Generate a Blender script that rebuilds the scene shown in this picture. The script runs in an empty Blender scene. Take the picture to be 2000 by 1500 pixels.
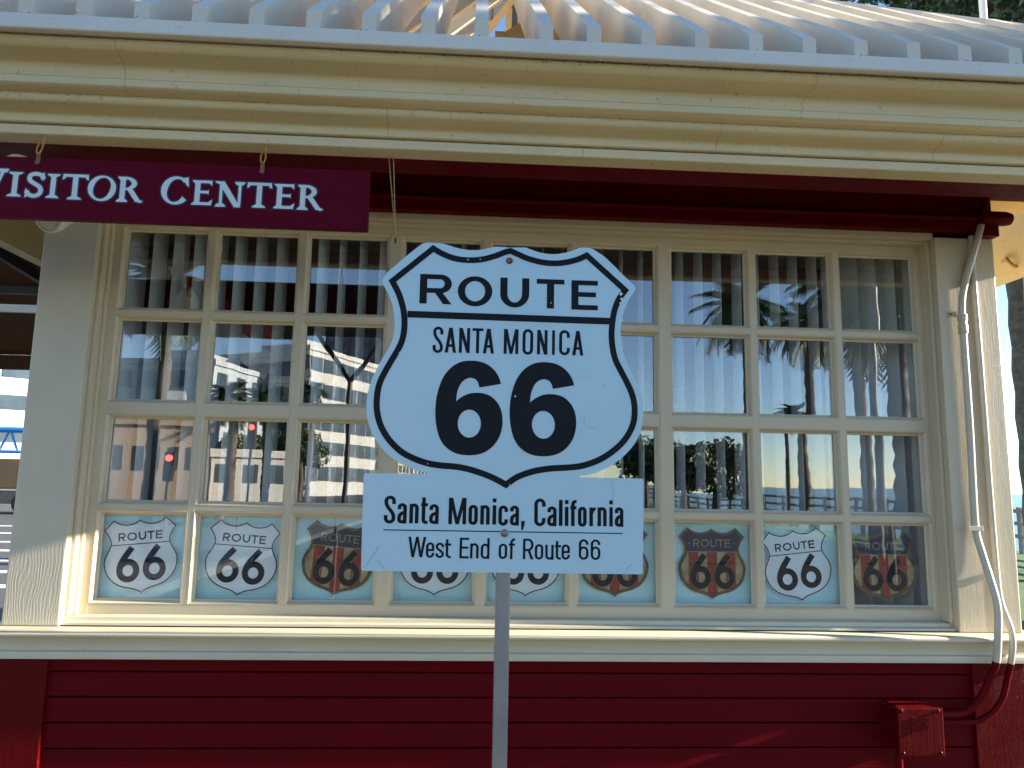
import bpy, bmesh, math, random
from mathutils import Vector, Matrix
from mathutils.geometry import tessellate_polygon

# ------------------------------------------------------------------ camera, sky, sun, exposure
scene = bpy.context.scene
R = math.radians
COL = scene.collection

cam_data = bpy.data.cameras.new("camera")
cam = bpy.data.objects.new("camera", cam_data)
COL.objects.link(cam)
cam_data.sensor_width = 36.0
cam_data.lens = 25.2
cam_data.clip_start = 0.02
cam_data.clip_end = 9000.0
_yaw, _pitch, _roll = 0.0541, 0.137, 0.018
_r = Vector((math.cos(_yaw), -math.sin(_yaw), 0.0))
_f = Vector((math.sin(_yaw), math.cos(_yaw), 0.0))
_u = Vector((0, 0, 1))
_f, _u = _f * math.cos(_pitch) + _u * math.sin(_pitch), _u * math.cos(_pitch) - _f * math.sin(_pitch)
_r, _u = _r * math.cos(_roll) + _u * math.sin(_roll), _u * math.cos(_roll) - _r * math.sin(_roll)
_m = Matrix.Identity(4)
for _i in range(3):
    _m[_i][0], _m[_i][1], _m[_i][2] = _r[_i], _u[_i], -_f[_i]
_m[0][3], _m[1][3], _m[2][3] = 0.0, -2.3113, 1.6
cam.matrix_world = _m
scene.camera = cam

SUN_EL = R(17.2)
SUN_FRONT = R(2.3)            # the sun stands to the right, a little in front of the facade
sun_vec = Vector((math.cos(SUN_EL) * math.cos(SUN_FRONT), -math.cos(SUN_EL) * math.sin(SUN_FRONT), math.sin(SUN_EL)))

world = bpy.data.worlds.new("World")
scene.world = world
world.use_nodes = True
_wn = world.node_tree.nodes
_wl = world.node_tree.links
for n in list(_wn):
    _wn.remove(n)
_out = _wn.new("ShaderNodeOutputWorld")
_bg = _wn.new("ShaderNodeBackground")
_sky = _wn.new("ShaderNodeTexSky")
_sky.sky_type = 'NISHITA'
_sky.sun_disc = False
_sky.sun_elevation = SUN_EL
_sky.sun_rotation = math.atan2(sun_vec.x, sun_vec.y)
_sky.altitude = 1800.0
_sky.air_density = 1.0
_sky.dust_density = 0.0
_sky.ozone_density = 2.4
_bg.inputs["Strength"].default_value = 0.085
_wl.new(_sky.outputs[0], _bg.inputs["Color"])
_wl.new(_bg.outputs[0], _out.inputs["Surface"])

sun_data = bpy.data.lights.new("sun", 'SUN')
sun_data.energy = 5.0
sun_data.angle = R(0.53)
sun_data.color = (1.0, 0.90, 0.74)
sun = bpy.data.objects.new("sun", sun_data)
COL.objects.link(sun)
sun.rotation_euler = sun_vec.to_track_quat('Z', 'Y').to_euler()

scene.view_settings.view_transform = 'Standard'
scene.view_settings.look = 'None'
scene.view_settings.gamma = 1.0
scene.view_settings.use_curve_mapping = False
scene.view_settings.exposure = 2.2
scene.render.engine = 'CYCLES'
scene.cycles.max_bounces = 10
scene.cycles.transparent_max_bounces = 24
scene.cycles.use_denoising = True

rng = random.Random(66)

# ------------------------------------------------------------------ materials
def nodes_of(m):
    m.use_nodes = True
    nt = m.node_tree
    return nt, nt.nodes, nt.links, nt.nodes["Principled BSDF"]

def coord(nt, scale=(1, 1, 1), kind="Object"):
    tc = nt.nodes.new("ShaderNodeTexCoord")
    mp = nt.nodes.new("ShaderNodeMapping")
    mp.inputs["Scale"].default_value = scale
    nt.links.new(tc.outputs[kind], mp.inputs["Vector"])
    return mp.outputs["Vector"]

def world_coord(nt, scale=(1, 1, 1)):
    ge = nt.nodes.new("ShaderNodeNewGeometry")
    mp = nt.nodes.new("ShaderNodeMapping")
    mp.inputs["Scale"].default_value = scale
    nt.links.new(ge.outputs["Position"], mp.inputs["Vector"])
    return mp.outputs["Vector"]

def noise(nt, vec, scale, detail=4.0, rough=0.55, distort=0.0):
    n = nt.nodes.new("ShaderNodeTexNoise")
    n.inputs["Scale"].default_value = scale
    n.inputs["Detail"].default_value = detail
    n.inputs["Roughness"].default_value = rough
    n.inputs["Distortion"].default_value = distort
    nt.links.new(vec, n.inputs["Vector"])
    return n.outputs["Fac"]

def ramp(nt, fac, stops):
    r = nt.nodes.new("ShaderNodeValToRGB")
    el = r.color_ramp.elements
    while len(el) < len(stops):
        el.new(0.5)
    for e, (p, c) in zip(el, stops):
        e.position = p
        e.color = (c[0], c[1], c[2], 1.0) if not isinstance(c, float) else (c, c, c, 1.0)
    nt.links.new(fac, r.inputs["Fac"])
    return r.outputs["Color"]

def mixc(nt, fac, a, b, mode='MIX'):
    m = nt.nodes.new("ShaderNodeMix")
    m.data_type = 'RGBA'
    m.blend_type = mode
    for s, v in ((m.inputs[0], fac), (m.inputs[6], a), (m.inputs[7], b)):
        if isinstance(v, (int, float)):
            s.default_value = v
        elif isinstance(v, (tuple, list)):
            s.default_value = (v[0], v[1], v[2], 1.0)
        else:
            nt.links.new(v, s)
    return m.outputs[2]

def bump(nt, height, strength, dist, bs):
    b = nt.nodes.new("ShaderNodeBump")
    b.inputs["Strength"].default_value = strength
    b.inputs["Distance"].default_value = dist
    nt.links.new(height, b.inputs["Height"])
    nt.links.new(b.outputs["Normal"], bs.inputs["Normal"])
    return b

def paint(name, base, rough=0.45, dirt=(0.3, 0.24, 0.15), dirt_amt=0.5, grain=0.25, grain_scale=(3, 60, 60), spec=0.5, speck=0.0, dscale=38.0, dcut=0.63):
    """old brushed house paint on wood: faint colour drift, dirt spots, brush relief"""
    m = bpy.data.materials.new(name)
    nt, N, L, bs = nodes_of(m)
    v = world_coord(nt)
    big = noise(nt, v, 2.3, 5, 0.6)
    c1 = ramp(nt, big, [(0.25, tuple(x * 0.90 for x in base)), (0.75, tuple(min(1, x * 1.05) for x in base))])
    fine = noise(nt, v, dscale, 6, 0.7)
    mask = ramp(nt, fine, [(dcut, 0.0), (dcut + 0.12, 1.0)])
    c2 = mixc(nt, 0.0, c1, dirt)
    mul = N.new("ShaderNodeMath"); mul.operation = 'MULTIPLY'
    mul.inputs[1].default_value = dirt_amt
    L.new(mask, mul.inputs[0])
    L.new(mul.outputs[0], c2.node.inputs[0])
    L.new(c2, bs.inputs["Base Color"])
    rr = ramp(nt, noise(nt, v, 11.0, 3), [(0.3, rough - 0.08), (0.7, rough + 0.1)])
    L.new(rr, bs.inputs["Roughness"])
    bs.inputs["Specular IOR Level"].default_value = spec
    g = noise(nt, world_coord(nt, grain_scale), 3.0, 6, 0.65, 0.4)
    if speck:
        sp = noise(nt, v, 160.0, 2, 0.5)
        spm = ramp(nt, sp, [(0.66, 0.0), (0.74, 1.0)])
        add = N.new("ShaderNodeMath"); add.operation = 'MULTIPLY_ADD'
        add.inputs[1].default_value = speck
        L.new(spm, add.inputs[0]); L.new(g, add.inputs[2])
        g = add.outputs[0]
    bump(nt, g, grain, 0.004, bs)
    return m

def plain(name, base, rough=0.5, metal=0.0, var=0.12, vscale=6.0, spec=0.5, bump_s=0.0, bump_scale=60.0):
    m = bpy.data.materials.new(name)
    nt, N, L, bs = nodes_of(m)
    v = world_coord(nt)
    n = noise(nt, v, vscale, 5, 0.6)
    L.new(ramp(nt, n, [(0.25, tuple(x * (1 - var) for x in base)), (0.75, tuple(min(1, x * (1 + var)) for x in base))]), bs.inputs["Base Color"])
    bs.inputs["Roughness"].default_value = rough
    bs.inputs["Metallic"].default_value = metal
    bs.inputs["Specular IOR Level"].default_value = spec
    if bump_s:
        bump(nt, noise(nt, v, bump_scale, 4, 0.6), bump_s, 0.003, bs)
    return m

CREAM = (0.56, 0.475, 0.335)
M = {}
M['cream'] = paint("cream_paint", CREAM, 0.42, speck=0.35)
M['cream_v'] = paint("cream_paint_vertical", CREAM, 0.42, grain_scale=(60, 60, 3), grain=0.16, speck=0.6)
M['cornice'] = paint("cornice_paint", (0.60, 0.51, 0.315), 0.45, grain=0.2, dirt=(0.16, 0.11, 0.05), dirt_amt=0.7, dscale=60.0, dcut=0.60)
M['gutter'] = paint("gutter_white_paint", (0.60, 0.575, 0.52), 0.4, grain=0.08, dirt=(0.12, 0.09, 0.06), dirt_amt=0.6, dscale=70.0, dcut=0.62)
M['rafter'] = paint("rafter_white_paint", (0.60, 0.545, 0.45), 0.45, grain_scale=(40, 4, 40), grain=0.18, dirt_amt=0.3)
M['tan'] = paint("tan_paint", (0.70, 0.48, 0.22), 0.5, grain=0.1)
M['sill'] = paint("sill_paint", (0.57, 0.50, 0.36), 0.38, grain=0.22, speck=0.5)
M['red'] = paint("maroon_paint", (0.100, 0.0020, 0.0050), 0.40, dirt=(0.02, 0.004, 0.005), dirt_amt=0.55, grain=0.3, speck=0.6, spec=0.05)
M['red_v'] = paint("maroon_paint_vertical", (0.090, 0.0016, 0.0030), 0.33, dirt=(0.02, 0.004, 0.005), dirt_amt=0.5, grain_scale=(60, 60, 3), grain=0.35, speck=0.9, spec=0.10)
M['beam'] = paint("beam_stain", (0.34, 0.22, 0.07), 0.6, grain=0.3)

def post_material():
    m = bpy.data.materials.new("weathered_post_paint")
    nt, N, L, bs = nodes_of(m)
    v = world_coord(nt)
    warp = noise(nt, world_coord(nt, (3, 3, 1.6)), 2.4, 3, 0.5)
    sep = N.new("ShaderNodeSeparateXYZ"); L.new(v, sep.inputs[0])
    # cathedral grain: bands in x bent by a slow noise
    ma = N.new("ShaderNodeMath"); ma.operation = 'MULTIPLY_ADD'
    ma.inputs[1].default_value = 0.075
    L.new(warp, ma.inputs[0]); L.new(sep.outputs[0], ma.inputs[2])
    mb = N.new("ShaderNodeMath"); mb.operation = 'MULTIPLY'; mb.inputs[1].default_value = 760.0
    L.new(ma.outputs[0], mb.inputs[0])
    sn = N.new("ShaderNodeMath"); sn.operation = 'SINE'; L.new(mb.outputs[0], sn.inputs[0])
    fine = noise(nt, world_coord(nt, (90, 90, 4)), 3.0, 6, 0.7)
    hgt = N.new("ShaderNodeMath"); hgt.operation = 'MULTIPLY_ADD'; hgt.inputs[1].default_value = 0.13
    L.new(sn.outputs[0], hgt.inputs[0]); L.new(fine, hgt.inputs[2])
    # more weathered low down, where rain splashes up from the sill
    mr = N.new("ShaderNodeMapRange")
    mr.inputs[1].default_value = 1.15; mr.inputs[2].default_value = 1.75
    mr.inputs[3].default_value = 1.0; mr.inputs[4].default_value = 0.12
    L.new(sep.outputs[2], mr.inputs[0])
    h2 = N.new("ShaderNodeMath"); h2.operation = 'MULTIPLY'
    L.new(hgt.outputs[0], h2.inputs[0]); L.new(mr.outputs[0], h2.inputs[1])
    bump(nt, h2.outputs[0], 0.42, 0.004, bs)
    big = noise(nt, v, 5.0, 5, 0.6)
    c = ramp(nt, big, [(0.25, (0.46, 0.41, 0.31)), (0.75, (0.54, 0.48, 0.36))])
    spots = ramp(nt, noise(nt, v, 45.0, 5, 0.7), [(0.66, 0.0), (0.8, 0.6)])
    L.new(mixc(nt, spots, c, (0.24, 0.20, 0.14)), bs.inputs["Base Color"])
    bs.inputs["Roughness"].default_value = 0.42
    return m
M['post'] = post_material()

def sign_white():
    m = bpy.data.materials.new("sign_face_white")
    nt, N, L, bs = nodes_of(m)
    v = world_coord(nt)
    c = ramp(nt, noise(nt, v, 3.0, 5, 0.6), [(0.25, (0.39, 0.56, 0.645)), (0.75, (0.44, 0.61, 0.69))])
    scuff = ramp(nt, noise(nt, world_coord(nt, (14, 1, 40)), 3.0, 8, 0.75, 1.2), [(0.68, 0.0), (0.80, 0.55)])
    c = mixc(nt, scuff, c, (0.36, 0.38, 0.40))
    dots = ramp(nt, noise(nt, v, 70.0, 3, 0.6), [(0.72, 0.0), (0.78, 0.7)])
    c = mixc(nt, dots, c, (0.30, 0.30, 0.30))
    L.new(c, bs.inputs["Base Color"])
    L.new(ramp(nt, noise(nt, v, 9.0, 4), [(0.3, 0.30), (0.7, 0.42)]), bs.inputs["Roughness"])
    bump(nt, noise(nt, v, 5.0, 3), 0.05, 0.01, bs)
    return m
M['sign'] = sign_white()

def ink(name, base, rough, chip):
    m = bpy.data.materials.new(name)
    nt, N, L, bs = nodes_of(m)
    v = world_coord(nt)
    c = ramp(nt, noise(nt, v, 12.0, 5, 0.65), [(0.3, base), (0.75, tuple(x * 1.8 for x in base))])
    chips = ramp(nt, noise(nt, v, 85.0, 3, 0.7), [(0.755, 0.0), (0.775, 1.0)])
    mul = N.new("ShaderNodeMath"); mul.operation = 'MULTIPLY'; mul.inputs[1].default_value = chip
    L.new(chips, mul.inputs[0])
    L.new(mixc(nt, mul.outputs[0], c, (0.5, 0.55, 0.6)), bs.inputs["Base Color"])
    bs.inputs["Roughness"].default_value = rough
    bs.inputs["Specular IOR Level"].default_value = 0.12
    return m
M['ink'] = ink("black_sign_ink", (0.0045, 0.0065, 0.0095), 0.42, 0.7)
M['sticker_ink'] = ink("black_sticker_ink", (0.010, 0.011, 0.016), 0.4, 0.1)
M['board'] = paint("sign_board_maroon", (0.085, 0.0015, 0.0120), 0.4, dirt=(0.5, 0.35, 0.4), dirt_amt=0.08, grain=0.06, spec=0.05)
M['letter'] = plain("pale_letter_paint", (0.54, 0.61, 0.63), 0.4, var=0.06, vscale=20)
M['navy'] = plain("navy_outline_paint", (0.010, 0.010, 0.045), 0.4)
M['alu'] = plain("aluminium_post", (0.27, 0.27, 0.28), 0.38, 0.5, var=0.14, vscale=14, bump_s=0.05)
M['bolt'] = plain("bolt_metal", (0.22, 0.21, 0.21), 0.4, 0.7, var=0.25, vscale=90)
M['rust_bolt'] = plain("rusty_bolt", (0.20, 0.10, 0.06), 0.6, 0.5, var=0.5, vscale=120)
M['brass'] = plain("brass_hook", (0.42, 0.20, 0.05), 0.6, 0.25, var=0.4, vscale=80)
M['chain'] = plain("bead_chain_metal", (0.55, 0.42, 0.22), 0.35, 0.8)
M['blind'] = plain("blind_vane_cloth", (0.90, 0.93, 0.95), 0.6, var=0.05, vscale=10)
M['blindrail'] = plain("blind_headrail", (0.50, 0.50, 0.48), 0.5)
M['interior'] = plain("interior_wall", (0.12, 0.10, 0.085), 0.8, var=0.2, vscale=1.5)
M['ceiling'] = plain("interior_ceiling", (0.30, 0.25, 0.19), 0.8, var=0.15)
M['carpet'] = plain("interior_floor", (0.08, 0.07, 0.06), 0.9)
M['teal'] = plain("teal_poster", (0.04, 0.20, 0.26), 0.5)
M['teal_pale'] = plain("pale_teal_print", (0.35, 0.55, 0.60), 0.5)
M['banner_red'] = plain("red_banner", (0.55, 0.03, 0.02), 0.6)
M['banner_white'] = plain("white_banner", (0.72, 0.70, 0.66), 0.6)
M['sheet'] = None
M['lamp_white'] = plain("flood_lamp_white", (0.78, 0.77, 0.74), 0.35, var=0.04)
M['lamp_glass'] = plain("flood_lamp_lens", (0.60, 0.62, 0.63), 0.2, var=0.08)
M['black'] = plain("black_metal", (0.02, 0.02, 0.022), 0.45)
M['awning'] = plain("brown_canvas", (0.095, 0.034, 0.014), 0.85, var=0.25, vscale=3, bump_s=0.2, bump_scale=200)
M['white_metal'] = plain("white_metal", (0.72, 0.72, 0.70), 0.4, 0.0, var=0.1)

def sheet_material():
    m = bpy.data.materials.new("pale_cyan_paper")
    nt, N, L, bs = nodes_of(m)
    lines = noise(nt, world_coord(nt, (0.6, 1, 40)), 2.2, 4, 0.6)
    L.new(ramp(nt, lines, [(0.3, (0.54, 0.88, 0.93)), (0.7, (0.66, 0.93, 0.96))]), bs.inputs["Base Color"])
    bs.inputs["Roughness"].default_value = 0.7
    return m
M['sheet'] = sheet_material()

def glass_material():
    m = bpy.data.materials.new("window_glass")
    m.use_nodes = True
    nt = m.node_tree
    N, L = nt.nodes, nt.links
    for n in list(N):
        N.remove(n)
    out = N.new("ShaderNodeOutputMaterial")
    mix = N.new("ShaderNodeMixShader")
    tr = N.new("ShaderNodeBsdfTransparent")
    tr.inputs[0].default_value = (0.985, 0.995, 0.99, 1)
    gl = N.new("ShaderNodeBsdfGlossy")
    gl.inputs["Roughness"].default_value = 0.0
    gl.inputs["Color"].default_value = (1, 1, 1, 1)
    lw = N.new("ShaderNodeLayerWeight")
    lw.inputs[0].default_value = 0.5
    pw = N.new("ShaderNodeMath"); pw.operation = 'POWER'; pw.inputs[1].default_value = 5.0
    L.new(lw.outputs["Facing"], pw.inputs[0])
    ma = N.new("ShaderNodeMath"); ma.operation = 'MULTIPLY_ADD'
    ma.inputs[1].default_value = 0.93; ma.inputs[2].default_value = 0.12
    L.new(pw.outputs[0], ma.inputs[0])
    L.new(ma.outputs[0], mix.inputs[0])
    # old drawn glass: a slow waviness that bends reflected lines a little
    b = N.new("ShaderNodeBump")
    b.inputs["Strength"].default_value = 0.05
    b.inputs["Distance"].default_value = 0.004
    L.new(noise(nt, world_coord(nt, (1, 1, 0.6)), 7.0, 2, 0.4), b.inputs["Height"])
    L.new(b.outputs[0], gl.inputs["Normal"])
    L.new(tr.outputs[0], mix.inputs[1])
    L.new(gl.outputs[0], mix.inputs[2])
    L.new(mix.outputs[0], out.inputs["Surface"])
    return m
M['glass'] = glass_material()

# ------------------------------------------------------------------ mesh helpers
class MB:
    """collects simple solids and links them as ONE mesh object"""
    def __init__(self):
        self.v, self.f, self.mi = [], [], []
        self.slot = 0
    def add(self, vs, fs):
        o = len(self.v)
        self.v += [tuple(p) for p in vs]
        self.f += [tuple(i + o for i in f) for f in fs]
        self.mi += [self.slot] * len(fs)
        return self
    def box(self, x0, x1, y0, y1, z0, z1):
        return self.add([(x0, y0, z0), (x1, y0, z0), (x1, y1, z0), (x0, y1, z0), (x0, y0, z1), (x1, y0, z1), (x1, y1, z1), (x0, y1, z1)],
                        [(0, 3, 2, 1), (4, 5, 6, 7), (0, 1, 5, 4), (1, 2, 6, 5), (2, 3, 7, 6), (3, 0, 4, 7)])
    def bev(self, x0, x1, y0, y1, z0, z1, b):
        """a box with its edges broken by a small chamfer"""
        bm = bmesh.new()
        bmesh.ops.create_cube(bm, size=1.0)
        for v in bm.verts:
            v.co = Vector(((x0 + x1) / 2 + v.co.x * (x1 - x0), (y0 + y1) / 2 + v.co.y * (y1 - y0), (z0 + z1) / 2 + v.co.z * (z1 - z0)))
        bmesh.ops.bevel(bm, geom=list(bm.edges), offset=b, segments=2, affect='EDGES', profile=0.6)
        bm.verts.index_update()
        self.add([v.co[:] for v in bm.verts], [[v.index for v in f.verts] for f in bm.faces])
        bm.free()
        return self
    def tube(self, pts, rad, n=10, caps=True):
        pts = [Vector(p) for p in pts]
        rads = rad if isinstance(rad, (list, tuple)) else [rad] * len(pts)
        rings = []
        prev = None
        for i, p in enumerate(pts):
            d = (pts[min(i + 1, len(pts) - 1)] - pts[max(i - 1, 0)]).normalized()
            if prev is None:
                a = Vector((0, 0, 1)) if abs(d.z) < 0.9 else Vector((1, 0, 0))
                s = d.cross(a).normalized()
            else:
                s = (prev - d * prev.dot(d)).normalized()
            prev = s
            t = d.cross(s)
            rings.append([p + (s * math.cos(2 * math.pi * k / n) + t * math.sin(2 * math.pi * k / n)) * rads[i] for k in range(n)])
        vs = [q for r in rings for q in r]
        fs = []
        for i in range(len(rings) - 1):
            for k in range(n):
                a, b = i * n + k, i * n + (k + 1) % n
                fs.append((a, b, b + n, a + n))
        if caps:
            fs.append(tuple(range(n - 1, -1, -1)))
            fs.append(tuple(range((len(rings) - 1) * n, len(rings) * n)))
        return self.add(vs, fs)
    def bar(self, a, b, w, h=None):
        """a square-section bar between two points"""
        a, b = Vector(a), Vector(b)
        h = h or w
        d = (b - a).normalized()
        up = Vector((0, 0, 1)) if abs(d.z) < 0.95 else Vector((0, 1, 0))
        s = d.cross(up).normalized() * (w / 2)
        t = s.cross(d).normalized() * (h / 2)
        vs = [p + i * s + j * t for p in (a, b) for i, j in ((-1, -1), (1, -1), (1, 1), (-1, 1))]
        return self.add(vs, [(0, 1, 2, 3), (7, 6, 5, 4), (0, 4, 5, 1), (1, 5, 6, 2), (2, 6, 7, 3), (3, 7, 4, 0)])
    def lathe(self, prof, centre, axis='y', n=24):
        """prof: (radius, along)"""
        c = Vector(centre)
        vs, fs = [], []
        for r, a in prof:
            for k in range(n):
                t = 2 * math.pi * k / n
                x, y = r * math.cos(t), r * math.sin(t)
                p = {'y': Vector((x, a, y)), 'z': Vector((x, y, a)), 'x': Vector((a, x, y))}[axis]
                vs.append(c + p)
        for i in range(len(prof) - 1):
            for k in range(n):
                a, b = i * n + k, i * n + (k + 1) % n
                fs.append((a, b, b + n, a + n))
        fs.append(tuple(range(n)))
        fs.append(tuple(range((len(prof) - 1) * n, len(prof) * n)))
        return self.add(vs, fs)
    def prism_x(self, prof, x0, x1):
        """closed (y,z) outline swept along x"""
        n = len(prof)
        vs = [(x0, y, z) for y, z in prof] + [(x1, y, z) for y, z in prof]
        fs = [(i, (i + 1) % n, (i + 1) % n + n, i + n) for i in range(n)]
        tri = tessellate_polygon([[Vector((y, z, 0)) for y, z in prof]])
        fs += [tuple(t) for t in tri] + [tuple(i + n for i in reversed(t)) for t in tri]
        return self.add(vs, fs)
    def plate(self, outline, y0, y1, holes=()):
        """(x,z) outline with thickness from y0 (front) to y1 (back)"""
        loops = [list(outline)] + [list(h) for h in holes]
        flat = [p for l in loops for p in l]
        n = len(flat)
        tri = tessellate_polygon([[Vector((x, z, 0)) for x, z in l] for l in loops])
        vs = [(x, y0, z) for x, z in flat] + [(x, y1, z) for x, z in flat]
        fs = [tuple(t) for t in tri] + [tuple(i + n for i in reversed(t)) for t in tri]
        o = 0
        for l in loops:
            k = len(l)
            fs += [(o + i, o + (i + 1) % k, o + (i + 1) % k + n, o + i + n) for i in range(k)]
            o += k
        return self.add(vs, fs)
    def build(self, name, mat, parent=None, loc=(0, 0, 0), smooth=None, at=None):
        me = bpy.data.meshes.new(name)
        off = Vector(at) if at else Vector((0, 0, 0))
        me.from_pydata([tuple(Vector(p) - off) for p in self.v], [], self.f)
        mats = mat if isinstance(mat, (list, tuple)) else [mat]
        for m in mats:
            me.materials.append(M[m] if isinstance(m, str) else m)
        if len(mats) > 1:
            me.polygons.foreach_set("material_index", self.mi)
        bm = bmesh.new(); bm.from_mesh(me)
        bmesh.ops.recalc_face_normals(bm, faces=bm.faces)
        bm.to_mesh(me); bm.free()
        if smooth is not None:
            me.polygons.foreach_set("use_smooth", [True] * len(me.polygons))
            me.set_sharp_from_angle(angle=R(smooth))
        o = bpy.data.objects.new(name, me)
        COL.objects.link(o)
        o.location = off + Vector(loc)
        if parent is not None:
            o.parent = parent
            o.matrix_parent_inverse = parent_inv(parent)
        return o

def parent_inv(p):
    m = Matrix.Identity(4)
    chain = []
    while p is not None:
        chain.append(p)
        p = p.parent
    for q in reversed(chain):
        m = m @ q.matrix_parent_inverse @ q.matrix_basis
    return m.inverted()

def empty(name, loc=(0, 0, 0), parent=None):
    o = bpy.data.objects.new(name, None)
    o.empty_display_size = 0.1
    COL.objects.link(o)
    o.location = loc
    if parent is not None:
        o.parent = parent
        o.matrix_parent_inverse = parent_inv(parent)
    return o

def tag(o, label, cat, group=None):
    o["label"] = label
    o["category"] = cat
    if group:
        o["group"] = group
    return o

def linked(src, name, parent, loc, rot=(0, 0, 0)):
    o = src.copy()
    o.name = name
    COL.objects.link(o)
    o.parent = None
    o.location = loc
    o.rotation_euler = rot
    if parent is not None:
        o.parent = parent
        o.matrix_parent_inverse = parent_inv(parent)
    return o

# ------------------------------------------------------------------ lettering: pen strokes and cut shapes
def ribbon(pts, wx, wy, closed=False):
    """outline quads of a stroke drawn by a pen wx wide and wy high"""
    q = [(x / wx, y / wy) for x, y in pts]
    n = len(q)
    left, right = [], []
    for i in range(n):
        if closed:
            a, b, c = q[i - 1], q[i], q[(i + 1) % n]
        else:
            a, b, c = q[max(i - 1, 0)], q[i], q[min(i + 1, n - 1)]
        d1 = (b[0] - a[0], b[1] - a[1]); d2 = (c[0] - b[0], c[1] - b[1])
        l1 = math.hypot(*d1); l2 = math.hypot(*d2)
        if l1 < 1e-9: d1, l1 = d2, l2
        if l2 < 1e-9: d2, l2 = d1, l1
        n1 = (-d1[1] / l1, d1[0] / l1); n2 = (-d2[1] / l2, d2[0] / l2)
        mx, my = n1[0] + n2[0], n1[1] + n2[1]
        k = max(0.25, (mx * mx + my * my) / 2)
        mx, my = mx / k * 0.5, my / k * 0.5
        left.append(((b[0] + mx) * wx, (b[1] + my) * wy))
        right.append(((b[0] - mx) * wx, (b[1] - my) * wy))
    quads = []
    for i in range(n if closed else n - 1):
        j = (i + 1) % n
        quads.append([left[i], left[j], right[j], right[i]])
    return quads

def arc(cx, cy, rx, ry, a0, a1, n=12):
    return [(cx + rx * math.cos(R(a0 + (a1 - a0) * i / n)), cy + ry * math.sin(R(a0 + (a1 - a0) * i / n))) for i in range(n + 1)]

def bez(p0, p1, p2, p3, n=10):
    out = []
    for i in range(n + 1):
        t = i / n; s = 1 - t
        out.append((s**3 * p0[0] + 3 * s * s * t * p1[0] + 3 * s * t * t * p2[0] + t**3 * p3[0],
                    s**3 * p0[1] + 3 * s * s * t * p1[1] + 3 * s * t * t * p2[1] + t**3 * p3[1]))
    return out

def rect(x0, x1, y0, y1):
    return ('poly', [(x0, y0), (x1, y0), (x1, y1), (x0, y1)])

def para(xb0, xb1, yb, xt0, xt1, yt):
    return ('poly', [(xb0, yb), (xb1, yb), (xt1, yt), (xt0, yt)])

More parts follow.
